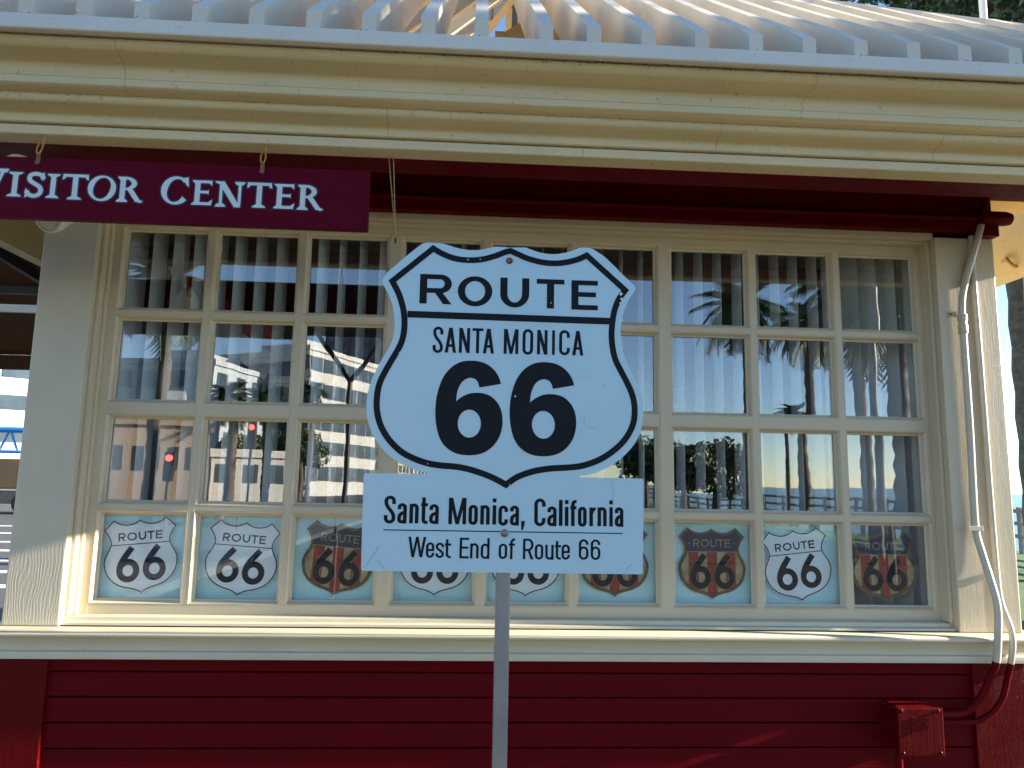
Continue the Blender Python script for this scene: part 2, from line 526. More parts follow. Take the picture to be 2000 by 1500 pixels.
def grotesque(ch, x0, x1, y0, y1, wx, wy):
    """sans-serif letter filling the box; wx = stem, wy = bar thickness"""
    W, H = x1 - x0, y1 - y0
    L_, R_, B, T = x0 + wx / 2, x1 - wx / 2, y0 + wy / 2, y1 - wy / 2
    cx = (x0 + x1) / 2
    rx = (R_ - L_) / 2
    ry = min((T - B) / 2, rx * 1.05)
    rb = lambda pts, closed=False: ('rib', pts, wx, wy, closed)
    loop = lambda b, t, r: arc(cx, t - r, rx, r, 0, 180, 14) + arc(cx, b + r, rx, r, 180, 360, 14)
    if ch == 'O' or ch == 'o':
        return [rb(loop(B, T, ry), True)]
    if ch == 'C' or ch == 'c':
        k = 0.30 if ch == 'C' else 0.32
        return [rb([(R_, y1 - H * k)] + arc(cx, T - ry, rx, ry, 0, 180, 14) + arc(cx, B + ry, rx, ry, 180, 360, 14) + [(R_, y0 + H * k)])]
    if ch == 'U' or ch == 'u':
        p = [(L_, y1)] + arc(cx, B + ry, rx, ry, 180, 360, 14) + [(R_, y1)]
        out = [rb(p)]
        if ch == 'u':
            out = [rb([(L_, y1)] + arc(cx, B + ry, rx, ry, 180, 340, 12)), rect(x1 - wx, x1, y0, y1)]
        return out
    if ch == 'I' or ch == 'l':
        return [rect(x0, x1, y0, y1)]
    if ch == 'i':
        return [rect(x0, x1, y0, y0 + H * 0.74), rect(x0, x1, y1 - H * 0.155, y1)]
    if ch == 'T':
        return [rect(cx - wx / 2, cx + wx / 2, y0, y1 - wy * 0.5), rect(x0, x1, y1 - wy, y1)]
    if ch == 'E':
        m = y0 + H * 0.52
        return [rect(x0, x0 + wx, y0, y1), rect(x0 + wx * .5, x1, y1 - wy, y1), rect(x0 + wx * .5, x1, y0, y0 + wy), rect(x0 + wx * .5, x1 - W * 0.07, m - wy / 2, m + wy / 2)]
    if ch == 'A':
        k = wx * 1.06
        yb = y0 + H * 0.23
        fr = (yb - y0) / H
        return [para(x0, x0 + k, y0, cx - k * .55, cx + k * .45, y1), para(x1 - k, x1, y0, cx - k * .45, cx + k * .55, y1),
                rect(x0 + (cx - x0) * fr + k * .4, x1 - (x1 - cx) * fr - k * .4, yb, yb + wy)]
    if ch == 'N':
        k = wx * 1.12
        return [rect(x0, x0 + wx, y0, y1), rect(x1 - wx, x1, y0, y1), para(x1 - k, x1, y0, x0, x0 + k, y1)]
    if ch == 'M':
        k = wx * 0.92
        return [rect(x0, x0 + wx, y0, y1), rect(x1 - wx, x1, y0, y1), para(cx - k * .5, cx + k * .5, y0, x0 + wx * .18, x0 + wx * 1.18, y1), para(cx - k * .5, cx + k * .5, y0, x1 - wx * 1.18, x1 - wx * .18, y1)]
    if ch == 'W':
        k = wx * 1.05
        q1, q3 = x0 + W * 0.27, x1 - W * 0.27
        return [para(q1 - k * .5, q1 + k * .5, y0, x0, x0 + k, y1), para(q3 - k * .5, q3 + k * .5, y0, x1 - k, x1, y1),
                para(q1 - k * .35, q1 + k * .55, y0, cx - k * .5, cx + k * .4, y1), para(q3 - k * .55, q3 + k * .35, y0, cx - k * .4, cx + k * .5, y1)]
    if ch == 'R':
        m = y0 + H * 0.45
        br = (T - m) / 2
        bx = min(rx, br * 1.1)
        k = wx * 1.12
        return [rect(x0, x0 + wx, y0, y1), rb([(x0 + wx * .4, T), (R_ - bx, T)] + arc(R_ - bx, T - br, bx, br, 90, -90, 12)[1:] + [(x0 + wx * .4, m)]),
                para(x1 - k, x1 + wx * .03, y0, x0 + W * 0.42, x0 + W * 0.42 + k * 0.95, m)]
    if ch == 'S' or ch == 's':
        k = 0.30
        m = (y0 + y1) / 2
        r2 = ry * (0.95 if ch == 'S' else 0.85)
        top = [(R_, y1 - H * k)] + arc(cx, T - r2, rx, r2, 0, 180, 12)
        bot = arc(cx, B + r2, rx, r2, 0, -180, 12) + [(L_, y0 + H * k)]
        mid = bez((L_, T - r2), (L_, m + H * .02), (R_, m - H * .02), (R_, B + r2), 12)
        return [rb(top + mid[1:-1] + bot)]
    if ch == 'a':
        m = y0 + H * 0.56
        return [rect(x1 - wx, x1, y0, y1 - ry), rb([(L_ + W * .02, y1 - H * 0.30)] + arc(cx, T - ry * .9, rx, ry * .9, 165, 0, 12)),
                rb([(R_, m)] + bez((R_, m), (cx, m - H * .06), (L_, m - H * .06), (L_, B + ry * .95), 8)[1:] + arc(cx - W * .02, B + ry * .8, rx - W * .02, ry * .8, 180, 335, 10))]
    if ch == 'n' or ch == 'r':
        if ch == 'n':
            return [rect(x0, x0 + wx, y0, y1 - wy * .12), rb([(R_, y0), (R_, T - ry)] + arc(cx, T - ry, rx, ry, 0, 165, 12))]
        return [rect(x0, x0 + wx, y0, y1 - wy * .12), rb(bez((x1, T - wy * .1), (x0 + W * .62, T + wy * .05), (L_ + wx * .1, T - H * .12), (L_, T - H * .34), 8))]
    if ch == 't':
        xs = x0 + W * 0.30
        r = (x1 - wx / 2 - xs)
        yc = y0 + H * 0.715
        return [rb([(xs + wx * .15, y1), (xs + wx * .15, B + r * .8)] + arc(xs + wx * .15 + r * .75, B + r * .8, r * .75, r * .8, 180, 270, 8) + [(x1, B)]), rect(x0, x1, yc - wy * .45, yc + wy * .55)]
    if ch == 'f':
        xs = x0 + W * 0.42
        r = x1 - xs
        yc = y0 + H * 0.70
        return [rb([(xs, y0), (xs, T - r * .8)] + arc(xs + r * .75, T - r * .8, r * .75, r * .8, 180, 90, 8) + [(x1, T)]), rect(x0, x1 - W * .03, yc - wy * .5, yc + wy * .5)]
    if ch == 'e':
        m = y0 + H * 0.50
        return [rb([(L_, m), (R_, m), (R_, T - ry)] + arc(cx, T - ry, rx, ry, 0, 180, 12)[1:] + arc(cx, B + ry, rx, ry, 180, 360, 12) + [(R_, y0 + H * .33)])]
    if ch == 'd':
        xh = y0 + H * 0.735
        t2 = xh - wy / 2
        return [rect(x1 - wx, x1, y0, y1), rb(loop(B, t2, min(ry, (t2 - B) / 2)), True)]
    if ch == '6':
        t2 = y0 + H * 0.60
        r = min(ry, (t2 - B) / 2)
        return [rb(loop(B, t2, r), True), rb([(R_, y1 - H * .27)] + arc(cx, T - ry, rx, ry, 0, 180, 12) + [(L_, B + r)])]
    if ch == ',':
        s = wx
        return [('poly', [(x1 - s, y1), (x1 - s, y1 - s), (x0 + s * .05, y0), (x0 + s * .5, y0), (x1, y1 - s * .9), (x1, y1)])]
    return []

def roman(ch, x0, x1, y0, y1):
    """bold old-style serif capital filling the box"""
    W, H = x1 - x0, y1 - y0
    s = 0.0128 * H / 0.065       # stem
    h = 0.0058 * H / 0.065       # hairline
    sf = 0.0040 * H / 0.065      # serif thickness
    cx = (x0 + x1) / 2
    def serif(x, y, w, up):      # bracketed slab under (or over) a stem centred on x
        d = sf if up else -sf
        b = d * 2.1
        return ('poly', [(x - w, y), (x + w, y), (x + w, y + d * .7), (x + s * .55, y + b), (x - s * .55, y + b), (x - w, y + d * .7)] if up else
                [(x + w, y), (x - w, y), (x - w, y + d * .7), (x - s * .55, y + b), (x + s * .55, y + b), (x + w, y + d * .7)])
    if ch == 'I':
        return [rect(cx - s / 2, cx + s / 2, y0, y1), serif(cx, y0, W * .48, True), serif(cx, y1, W * .48, False)]
    if ch == 'T':
        return [rect(cx - s / 2, cx + s / 2, y0, y1 - h), serif(cx, y0, W * .26, True), rect(x0 + W * .02, x1 - W * .02, y1 - h * 1.25, y1),
                ('poly', [(x0, y1 - H * .22), (x0 + h * .8, y1 - H * .20), (x0 + W * .16, y1 - h), (x0 + W * .02, y1)]),
                ('poly', [(x1, y1 - H * .22), (x1 - W * .02, y1), (x1 - W * .16, y1 - h), (x1 - h * .8, y1 - H * .20)])]
    if ch == 'E':
        xs = x0 + W * .26
        m = y0 + H * .53
        return [rect(xs - s / 2, xs + s / 2, y0, y1), serif(xs, y0, W * .25, True), serif(xs, y1, W * .25, False),
                rect(xs, x1 - W * .08, y1 - h * 1.2, y1), rect(xs, x1 - W * .05, y0, y0 + h * 1.3), rect(xs, x1 - W * .24, m - h * .6, m + h * .6),
                ('poly', [(x1 - W * .05, y1 - H * .21), (x1 - W * .05, y1), (x1 - W * .25, y1), (x1 - W * .22, y1 - h)]),
                ('poly', [(x1, y0 + H * .24), (x1 - W * .24, y0 + h), (x1 - W * .24, y0), (x1 - W * .06, y0)]),
                ('poly', [(x1 - W * .2, m + H * .1), (x1 - W * .32, m), (x1 - W * .2, m - H * .1)])]
    if ch == 'N':
        xa, xb = x0 + W * .20, x1 - W * .17
        return [rect(xa - h * .6, xa + h * .6, y0, y1), rect(xb - h * .6, xb + h * .6, y0 + H * .05, y1), serif(xa, y0, W * .17, True), serif(xb, y1, W * .17, False),
                para(xb - s * .9, xb + h * .6, y0, xa - s * .75, xa + s * .55, y1), ('poly', [(x0, y1), (x0, y1 - sf * .8), (xa - s * .2, y1 - sf * 2), (xa + s * .2, y1)])]
    if ch == 'V':
        return [para(cx - s * .35, cx + s * .45, y0, x0 + W * .13, x0 + W * .13 + s * 1.15, y1), para(cx - h * .2, cx + h * .9, y0, x1 - W * .2, x1 - W * .2 + h * 1.3, y1),
                serif(x0 + W * .20, y1, W * .2, False), serif(x1 - W * .16, y1, W * .16, False)]
    def contrast_ring(cx_, cy_, rx_, ry_, a0, a1, thick, thin, n=26, tilt=-14):
        """stroke that swells on the sides and thins at top and bottom, as a polygon strip"""
        pts = []
        for i in range(n + 1):
            a = R(a0 + (a1 - a0) * i / n)
            t = thin + (thick - thin) * abs(math.cos(a - R(tilt))) ** 1.6
            pts.append((a, t))
        quads = []
        for (a, t), (b, u) in zip(pts[:-1], pts[1:]):
            o1 = (cx_ + rx_ * math.cos(a), cy_ + ry_ * math.sin(a)); o2 = (cx_ + rx_ * math.cos(b), cy_ + ry_ * math.sin(b))
            i1 = (cx_ + (rx_ - t) * math.cos(a), cy_ + (ry_ - t) * math.sin(a)); i2 = (cx_ + (rx_ - u) * math.cos(b), cy_ + (ry_ - u) * math.sin(b))
            quads.append(('poly', [o1, o2, i2, i1]))
        return quads
    if ch == 'O':
        return contrast_ring(cx, (y0 + y1) / 2, W / 2, H / 2, 0, 360, s * 1.05, h * .8, 36)
    if ch == 'C':
        return contrast_ring(cx + W * .04, (y0 + y1) / 2, W * .54, H / 2, 48, 318, s * 1.1, h * .9, 30) + [
            ('poly', [(x1 - W * .04, y1 - H * .02), (x1, y1 - H * .34), (x1 - W * .05, y1 - H * .34), (x1 - W * .26, y1 - H * .06)])]
    if ch == 'S':
        p = [(x1 - W * .09, y1 - H * .26)] + bez((x1 - W * .14, y1 - H * .12), (cx + W * .1, y1 - h * .1), (x0 + W * .12, y1 - h * .2), (x0 + W * .19, y1 - H * .27), 10) \
            + bez((x0 + W * .19, y1 - H * .27), (x0 + W * .26, y1 - H * .46), (x1 - W * .12, y0 + H * .52), (x1 - W * .17, y0 + H * .26), 12)[1:] \
            + bez((x1 - W * .17, y0 + H * .26), (x1 - W * .2, y0), (x0 + W * .2, y0 - h * .1), (x0 + W * .08, y0 + H * .26), 10)[1:]
        return [('rib', p, s * .88, h * 1.7, False), ('poly', [(x0 + W * .02, y0 + H * .33), (x0 + W * .02, y0), (x0 + W * .1, y0), (x0 + W * .2, y0 + H * .1), (x0 + W * .1, y0 + H * .33)]),
                ('poly', [(x1 - W * .04, y1 - H * .30), (x1 - W * .14, y1 - H * .30), (x1 - W * .22, y1 - H * .1), (x1 - W * .12, y1), (x1 - W * .06, y1)])]
    if ch == 'R':
        xs = x0 + W * .23
        m = y0 + H * .47
        br = (y1 - m) / 2
        out = [rect(xs - s / 2, xs + s / 2, y0, y1), serif(xs, y0, W * .21, True), serif(xs, y1, W * .20, False)]
        out += contrast_ring(xs + W * .10, m + br, W * .44, br, -90, 90, s * 1.0, h * .95, 16, 0)
        out += [rect(xs, xs + W * .12, y1 - h * .95, y1), rect(xs, xs + W * .12, m, m + h * .95)]
        out += [para(x1 - W * .24, x1 - W * .02, y0 + sf * .3, xs + W * .13, xs + W * .13 + s * 1.1, m + h),
                ('poly', [(x1 - W * .22, y0 + sf), (x1 - W * .10, y0 - sf * .25), (x1 + W * .03, y0 + sf * .2), (x1 + W * .02, y0 + sf * 1.0), (x1 - W * .08, y0 + sf * 1.6)])]
        return out
    return []

def grow_poly(p, d):
    a = sum(p[i][0] * p[(i + 1) % len(p)][1] - p[(i + 1) % len(p)][0] * p[i][1] for i in range(len(p)))
    if a < 0:
        p = p[::-1]
    out = []
    n = len(p)
    for i in range(n):
        x0, y0 = p[i - 1]; x1, y1 = p[i]; x2, y2 = p[(i + 1) % n]
        l1 = math.hypot(x1 - x0, y1 - y0) or 1e-9; l2 = math.hypot(x2 - x1, y2 - y1) or 1e-9
        n1 = ((y1 - y0) / l1, -(x1 - x0) / l1); n2 = ((y2 - y1) / l2, -(x2 - x1) / l2)
        mx, my = n1[0] + n2[0], n1[1] + n2[1]
        k = max(0.7, (mx * mx + my * my) / 2)
        out.append((x1 + mx / k * d, y1 + my / k * d))
    return out

def letters(mb, prims, y, grow=0.0, step=0.00003):
    """lay primitives as thin faces on the plane y (toward -y)"""
    yy = y
    for p in prims:
        yy -= step
        if p[0] == 'poly':
            pts = grow_poly(p[1], grow) if grow else p[1]
            k = len(pts)
            if k <= 4 and not grow:
                mb.add([(a, yy, b) for a, b in pts], [tuple(range(k))])
            else:
                tri = tessellate_polygon([[Vector((a, b, 0)) for a, b in pts]])
                mb.add([(a, yy, b) for a, b in pts], [tuple(t) for t in tri])
        else:
            for q in ribbon(p[1], p[2] + 2 * grow, p[3] + 2 * grow, p[4]):
                mb.add([(a, yy, b) for a, b in q], [(0, 1, 2, 3)])

# ------------------------------------------------------------------ ground, road, sea
def ground_material(name, a, b, scale, rough=0.9, bump_s=0.3):
    m = bpy.data.materials.new(name)
    nt, N, L, bs = nodes_of(m)
    v = world_coord(nt)
    n1 = noise(nt, v, scale, 8, 0.7)
    L.new(ramp(nt, n1, [(0.3, a), (0.7, b)]), bs.inputs["Base Color"])
    bs.inputs["Roughness"].default_value = rough
    bump(nt, noise(nt, v, scale * 9, 4, 0.6), bump_s, 0.01, bs)
    return m
M['grass'] = ground_material("park_grass", (0.030, 0.075, 0.014), (0.075, 0.135, 0.030), 1.3)
M['asphalt'] = ground_material("asphalt", (0.040, 0.042, 0.046), (0.070, 0.070, 0.072), 2.0, 0.85)
M['concrete'] = ground_material("concrete_paving", (0.075, 0.060, 0.022), (0.11, 0.088, 0.036), 1.6, 0.85)
M['path'] = ground_material("dark_reflection_ground", (0.020, 0.020, 0.020), (0.034, 0.032, 0.030), 2.0, 1.0)  # dark tone for ground added to dim what the lower panes reflect
M['path'].node_tree.nodes['Principled BSDF'].inputs['Specular IOR Level'].default_value = 0.02
M['road_paint'] = plain("road_paint", (0.70, 0.70, 0.66), 0.6, var=0.15, vscale=4)
M['earth'] = ground_material("bluff_earth", (0.20, 0.15, 0.09), (0.30, 0.24, 0.15), 0.5)

def sea_material():
    m = bpy.data.materials.new("sea_water")
    nt, N, L, bs = nodes_of(m)
    bs.inputs["Base Color"].default_value = (0.015, 0.10, 0.13, 1)
    bs.inputs["Roughness"].default_value = 0.25
    bump(nt, noise(nt, world_coord(nt, (0.15, 0.15, 1)), 1.0, 6, 0.65), 0.5, 1.2, bs)
    return m
M['sea'] = sea_material()

def structure(o):
    o["kind"] = "structure"
    return o
structure(MB().box(-2500, 15.0, -2500, 2500, -22.0, 0.0).build("ground", 'grass'))
structure(MB().add([(14.0, -6000, -20), (8000, -6000, -20), (8000, 6000, -20), (14.0, 6000, -20)], [(0, 1, 2, 3)]).build("sea", 'sea'))
structure(MB().box(-4.2, 7.0, -5.6, 8.0, 0.0, 0.02).build("pavement", 'concrete'))
structure(MB().box(-4.3, 11.5, -70.0, -5.7, -0.05, 0.012).build("path", 'path'))  # added ground strip, kept dark so the bottom panes mirror little light
road = structure(MB().box(-30.0, -4.6, -400, 400, -0.1, 0.006).build("road", 'asphalt'))
structure(MB().bev(-4.6, -4.35, -400, 400, -0.05, 0.13, 0.02).build("kerb", 'asphalt'))
stripe = MB().box(-3.0, 3.0, -0.16, 0.16, 0.0, 0.004)
s0 = None
for i, (x, y) in enumerate([(-8.0, 8.6), (-8.4, 10.2), (-8.8, 11.8), (-9.6, 13.6), (-10.2, 15.6), (-11.2, 18.2), (-12.0, 21.0), (-13.0, 24.5)]):
    if s0 is None:
        s0 = stripe.build("crosswalk_stripe", 'road_paint', road, loc=(x, y, 0.007))
    else:
        linked(s0, "crosswalk_stripe", road, (x, y, 0.007))

# ------------------------------------------------------------------ the kiosk
XL, XR = -1.340, 1.720          # outer corners
YF, YB = -0.095, 3.00           # front of the posts, back wall
WX0, WZ1 = -1.1222, 2.3846      # top left corner of the first pane
PW, PH = 0.245, 0.2499          # pane
G1, G2, V1, V2 = 0.0453, 0.0631, 0.0442, 0.0633
COLX = [WX0 + c * (PW + G1) + (c // 3) * (G2 - G1) for c in range(9)]
ROWZ = [WZ1 - r * (PH + V1) - (1 if r > 1 else 0) * (V2 - V1) for r in range(4)]   # top of each row
GX1, GZ0 = COLX[8] + PW, ROWZ[3] - PH

kiosk = empty("visitor_kiosk", (0.19, 1.45, 0.0))
tag(kiosk, "cream and maroon timber visitor kiosk with slatted roof and a wide divided window", "kiosk")

# lower wall: lapped maroon boards between two corner boards
bz = 1.047
first = None
MB().bev(-1.19, 1.538, -0.107, -0.06, 1.047, 1.083, 0.002).build("wall_cap_board", 'red', kiosk)
for i in range(14):
    h = 0.0697
    z1 = bz - i * h
    z0 = z1 - h
    b = MB()
    prof = [(-0.0685, z0), (-0.1035, z0), (-0.1050, z0 + 0.0016), (-0.1015, z1 - 0.0062), (-0.0995, z1 - 0.0045), (-0.0685, z1 - 0.0045)]
    b.prism_x(prof, -1.192, 1.540)
    b.build("siding_board", 'red', kiosk)
MB().bev(XL - 0.018, -1.187, -0.116, -0.05, 0.02, 1.083, 0.003).build("corner_board", 'red_v', kiosk)
MB().bev(1.536, XR - 0.018, -0.116, -0.05, 0.02, 1.083, 0.003).build("corner_board", 'red_v', kiosk)
MB().box(-1.30, 1.66, -0.068, -0.03, 0.02, 1.08).build("backing_wall", 'red', kiosk)
# side walls, back wall and the return on the right that catches the sun
MB().box(XL, XL + 0.05, -0.05, YB, 0.02, 1.085).build("side_wall", 'red', kiosk)
MB().box(XL + 0.003, XL + 0.05, 0.06, YB, 1.10, 2.55).build("side_wall", 'cream_v', kiosk)
MB().box(XR - 0.05, XR - 0.02, -0.05, YB, 0.02, 1.085).build("side_wall", 'red', kiosk)
MB().box(XR - 0.05, XR - 0.003, 0.06, YB, 1.10, 2.55).build("side_wall", 'cream_v', kiosk)
MB().bev(XR - 0.015, XR + 0.75, 0.10, 0.16, 0.02, 1.08, 0.003).build("wing_wall", 'red_v', kiosk)
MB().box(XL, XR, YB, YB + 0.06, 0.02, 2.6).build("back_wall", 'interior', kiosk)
MB().box(XL + 0.06, XR - 0.06, 0.0, YB - 0.01, 0.03, 0.06).build("floor", 'carpet', kiosk)
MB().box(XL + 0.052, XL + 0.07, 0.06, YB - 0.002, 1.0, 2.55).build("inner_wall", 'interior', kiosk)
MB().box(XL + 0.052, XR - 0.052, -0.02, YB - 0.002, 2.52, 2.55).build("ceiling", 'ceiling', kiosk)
MB().box(XL + 0.07, XR - 0.06, 0.55, 0.62, 2.40, 2.519).build("ceiling_beam", 'ceiling', kiosk)
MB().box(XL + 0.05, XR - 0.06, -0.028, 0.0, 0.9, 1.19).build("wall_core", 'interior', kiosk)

M['grime'] = plain("black_grime", (0.035, 0.026, 0.016), 0.9, var=0.4, vscale=90)
M['joint'] = plain("dark_joint_filler", (0.16, 0.12, 0.07), 0.8)  # dark lines of the board joints and the crown's paint split
# window sill: nose, bed mould and apron swept round the corners
def sweep_front(prof, name, mat, smooth=35, back=YB, closed=True, left=True):
    """prof = (outward offset from the wall line, z), mitred round both front corners"""
    vs, fs = [], []
    n = len(prof)
    for o, z in prof:
        vs += [(XL - o, back, z), (XL - o, YF - o, z), (XR + o, YF - o, z), (XR + o, back, z)]
    for i in range(n if closed else n - 1):
        j = (i + 1) % n
        for k in range(3):
            fs.append((i * 4 + k, j * 4 + k, j * 4 + k + 1, i * 4 + k + 1))
    return MB().add(vs, fs).build(name, mat, kiosk, smooth=smooth)

def curve_pts(p0, p1, p2, p3, n=8):
    return bez(p0, p1, p2, p3, n)
nose = [(0.0, 1.166)] + [(0.045, 1.1645)] + curve_pts((0.045, 1.1645), (0.062, 1.164), (0.062, 1.146), (0.048, 1.1445), 8)[1:] + [(0.030, 1.1415), (0.0, 1.1415)]
sweep_front(nose, "window_sill", 'sill', 40)
bed = [(0.0, 1.1412), (0.030, 1.1412)] + curve_pts((0.029, 1.138), (0.026, 1.128), (0.022, 1.118), (0.026, 1.106), 8) + [(0.034, 1.1035), (0.036, 1.099), (0.035, 1.084), (0.0, 1.084)]
sweep_front(bed, "sill_bed_molding", 'sill', 30)
MB().prism_x([(-0.028, 1.190), (-0.060, 1.187), (-0.062, 1.178), (-0.0625, 1.1765), (-0.080, 1.1745), (-0.082, 1.1672), (-0.02, 1.1672)], -1.178, 1.5185).build("sill_step", 'sill', kiosk, smooth=25)

# posts at both ends of the window
MB().bev(XL, -1.1795, YF, 0.06, 1.1665, 2.436, 0.004).build("corner_post", 'post', kiosk)
MB().bev(1.5195, 1.6495, YF, 0.05, 1.1665, 2.436, 0.004).build("corner_post", 'cream_v', kiosk)
MB().bev(1.6515, XR, YF - 0.002, 0.06, 1.1665, 2.436, 0.004).build("corner_trim", 'cream_v', kiosk)
MB().bev(-1.179, -1.168, -0.070, -0.02, 1.1905, 2.4305, 0.002).build("window_stop", 'cream_v', kiosk)
MB().bev(-1.168, -1.1605, -0.045, -0.02, 1.1905, 2.4305, 0.002).build("window_stop", 'cream_v', kiosk)
MB().bev(1.5075, 1.519, -0.070, -0.02, 1.1905, 2.4305, 0.002).build("window_stop", 'cream_v', kiosk)
MB().bev(-1.179, 1.519, YF + 0.006, -0.02, 2.4310, 2.452, 0.002).build("window_head", 'cream', kiosk)
MB().bev(-1.167, 1.507, -0.060, -0.02, 2.4225, 2.4308, 0.002).build("window_stop", 'cream', kiosk)

# maroon band, pipe-like bead and dark soffit under the eaves
MB().bev(XL, XR, -0.118, -0.03, 2.4525, 2.492, 0.003).build("frieze_board", 'red', kiosk)
MB().tube([(XL, -0.118, 2.497), (0.2, -0.118, 2.495), (XR - 0.02, -0.118, 2.497)], 0.0085, 10).build("frieze_bead", 'red', kiosk, smooth=40)
MB().box(XL, XR, -0.10, -0.02, 2.492, 2.60).build("frieze_backing", 'red', kiosk)
MB().box(-1.75, 2.10, -0.535, -0.385, 2.4535, 2.4655).build("soffit_board", 'red', kiosk)
MB().box(-1.75, 2.05, -0.52, -0.03, 2.60, 2.615).build("soffit", 'red', kiosk)
MB().bev(XR - 0.06, XR + 0.004, -0.125, 0.02, 2.436, 2.478, 0.003).build("corner_block", 'red_v', kiosk)
MB().lathe([(0.016, 0.0), (0.024, 0.01), (0.024, 0.08), (0.020, 0.10), (0.008, 0.108)], (XR - 0.055, -0.122, 2.497), 'x', 16).build("bead_end_cap", 'red_v', kiosk, smooth=40)

# cornice
o_ = lambda y: -y + YF          # depth on the front converted to an outward offset
fascia = [(0.400, 2.715), (0.400, 2.4462), (0.4525, 2.446), (0.4555, 2.448), (0.4555, 2.470), (0.4500, 2.4720), (0.44, 2.4722), (0.44, 2.715)]
sweep_front(fascia, "fascia_board", 'cornice', 20)
bedm = [(0.4402, 2.4735), (0.464, 2.4735), (0.4665, 2.476)] + curve_pts((0.4665, 2.490), (0.468, 2.500), (0.494, 2.4985), (0.506, 2.5055), 10) + curve_pts((0.506, 2.5055), (0.513, 2.510), (0.516, 2.514), (0.516, 2.522), 5)[1:] + [(0.516, 2.5240), (0.4402, 2.5240)]
sweep_front(bedm, "bed_molding", 'cornice', 35)
crown = [(0.4402, 2.5245), (0.532, 2.5245), (0.5425, 2.529), (0.5475, 2.534), (0.549, 2.5490), (0.5475, 2.5502), (0.549, 2.5515)] \
    + curve_pts((0.549, 2.565), (0.549, 2.584), (0.571, 2.583), (0.584, 2.588), 12) + curve_pts((0.584, 2.588), (0.600, 2.594), (0.611, 2.600), (0.613, 2.613), 8)[1:] + [(0.4402, 2.6135)]
sweep_front(crown, "crown_molding", 'cornice', 35)
lip = [(0.4402, 2.6175), (0.622, 2.6175)] + curve_pts((0.6245, 2.6125), (0.634, 2.6100), (0.6415, 2.6110), (0.6415, 2.618), 8) + [(0.6385, 2.6505), (0.634, 2.652), (0.4402, 2.652)]
sweep_front(lip, "gutter_lip", 'gutter', 35)

for xs, run in ((-0.235, bedm), (0.62, bedm), (1.21, bedm), (-0.86, crown), (0.27, fascia)):
    m = MB()
    pts = [(o, z) for o, z in run if o > 0.4555 or (run is fascia and o > 0.45)]
    for (oa, za), (ob, zb3) in zip(pts[:-1], pts[1:]):
        m.add([(xs - .0005, YF - oa - .0004, za), (xs + .0005, YF - oa - .0004, za), (xs + .0006, YF - ob - .0004, zb3), (xs - .0004, YF - ob - .0004, zb3)], [(0, 1, 2, 3)])
    m.build("board_joint", 'joint', kiosk)

# an old split in the paint of the crown
m = MB()
cp_ = [(o, z) for o, z in crown if o > 0.54]
last = None
for i, (o, z) in enumerate(cp_):
    xc = 0.834 - 0.022 * (1 - i / (len(cp_) - 1)) + 0.004 * math.sin(i * 1.9)
    w = 0.0005
    nxt = [(xc - w, YF - o - 0.0006, z), (xc + w, YF - o - 0.0006, z)]
    if last:
        m.add(last + nxt[::-1], [(0, 1, 2, 3)])
    last = nxt
m.build("paint_crack", 'joint', kiosk)

# slatted roof: boards on edge, rising at 42 degrees to the hips
T42 = math.tan(R(40.9))
RX = [-1.062, -0.933, -0.801, -0.667, -0.535, -0.401, -0.271, -0.130, -0.002, 0.154, 0.271, 0.404, 0.537, 0.672, 0.807, 0.939, 1.071, 1.205, 1.336]
RX = [-1.062 - 0.132 * k for k in range(6, 0, -1)] + RX + [1.336 + 0.133 * k for k in range(1, 7)]
EO = 0.622
cxl, cxr = XL - EO, XR + EO
y_e, z_e = YF - EO, 2.6540
y_r = (y_e + (YB + EO)) / 2
rise_max = min(y_r - y_e, (cxr - cxl) / 2)
def rafter(run, th=0.034):
    top = 0.049
    run = max(run, 0.16)
    t0 = min(0.075, run * .5)
    zk = top + t0 * math.tan(R(42.8))
    ze = zk + (run - t0) * math.tan(R(40.8))
    prof = [(0, 0.0), (0, top), (t0, zk), (run, ze), (run, ze - 0.16), (0.11, 0.0)]
    return prof
for x in RX:
    run = min(rise_max, cxr - x - 0.03, x - cxl - 0.03)
    jit = rng.uniform(-0.003, 0.003)
    prof = [(y_e + jit + a, z_e + b) for a, b in rafter(run)]
    MB().prism_x(prof, x - 0.017, x + 0.017).build("rafter", 'rafter', kiosk)
for x in RX[::1]:
    run = min(rise_max, cxr - x - 0.03, x - cxl - 0.03)
    prof = [(YB + EO - a, z_e + b) for a, b in rafter(run)]
    MB().prism_x(prof, x - 0.017, x + 0.017).build("rafter", 'rafter', kiosk)
ys = y_e + 0.12
while ys < YB + EO - 0.1:
    run = min(rise_max, ys - y_e - 0.03, YB + EO - ys - 0.03)
    for sgn, xe in ((1, cxr), (-1, cxl)):
        pf = rafter(run)
        m = MB()
        n = len(pf)
        vs = [(xe - sgn * a, ys - 0.017, z_e + b) for a, b in pf] + [(xe - sgn * a, ys + 0.017, z_e + b) for a, b in pf]
        fs = [(i, (i + 1) % n, (i + 1) % n + n, i + n) for i in range(n)]
        tri = tessellate_polygon([[Vector((a, b, 0)) for a, b in pf]])
        fs += [tuple(t) for t in tri] + [tuple(i + n for i in reversed(t)) for t in tri]
        m.add(vs, fs).build("rafter", 'rafter', kiosk)
    ys += 0.136
for (xa, ya), sx, sy in (((cxr, y_e), -1, 1), ((cxl, y_e), 1, 1), ((cxr, YB + EO), -1, -1), ((cxl, YB + EO), 1, -1)):
    MB().bar((xa + sx * 0.05, ya + sy * 0.05, z_e + 0.05 * T42 - 0.045), (xa + sx * rise_max, ya + sy * rise_max, z_e + rise_max * T42 - 0.045), 0.05, 0.14).build("hip_beam", 'rafter', kiosk)
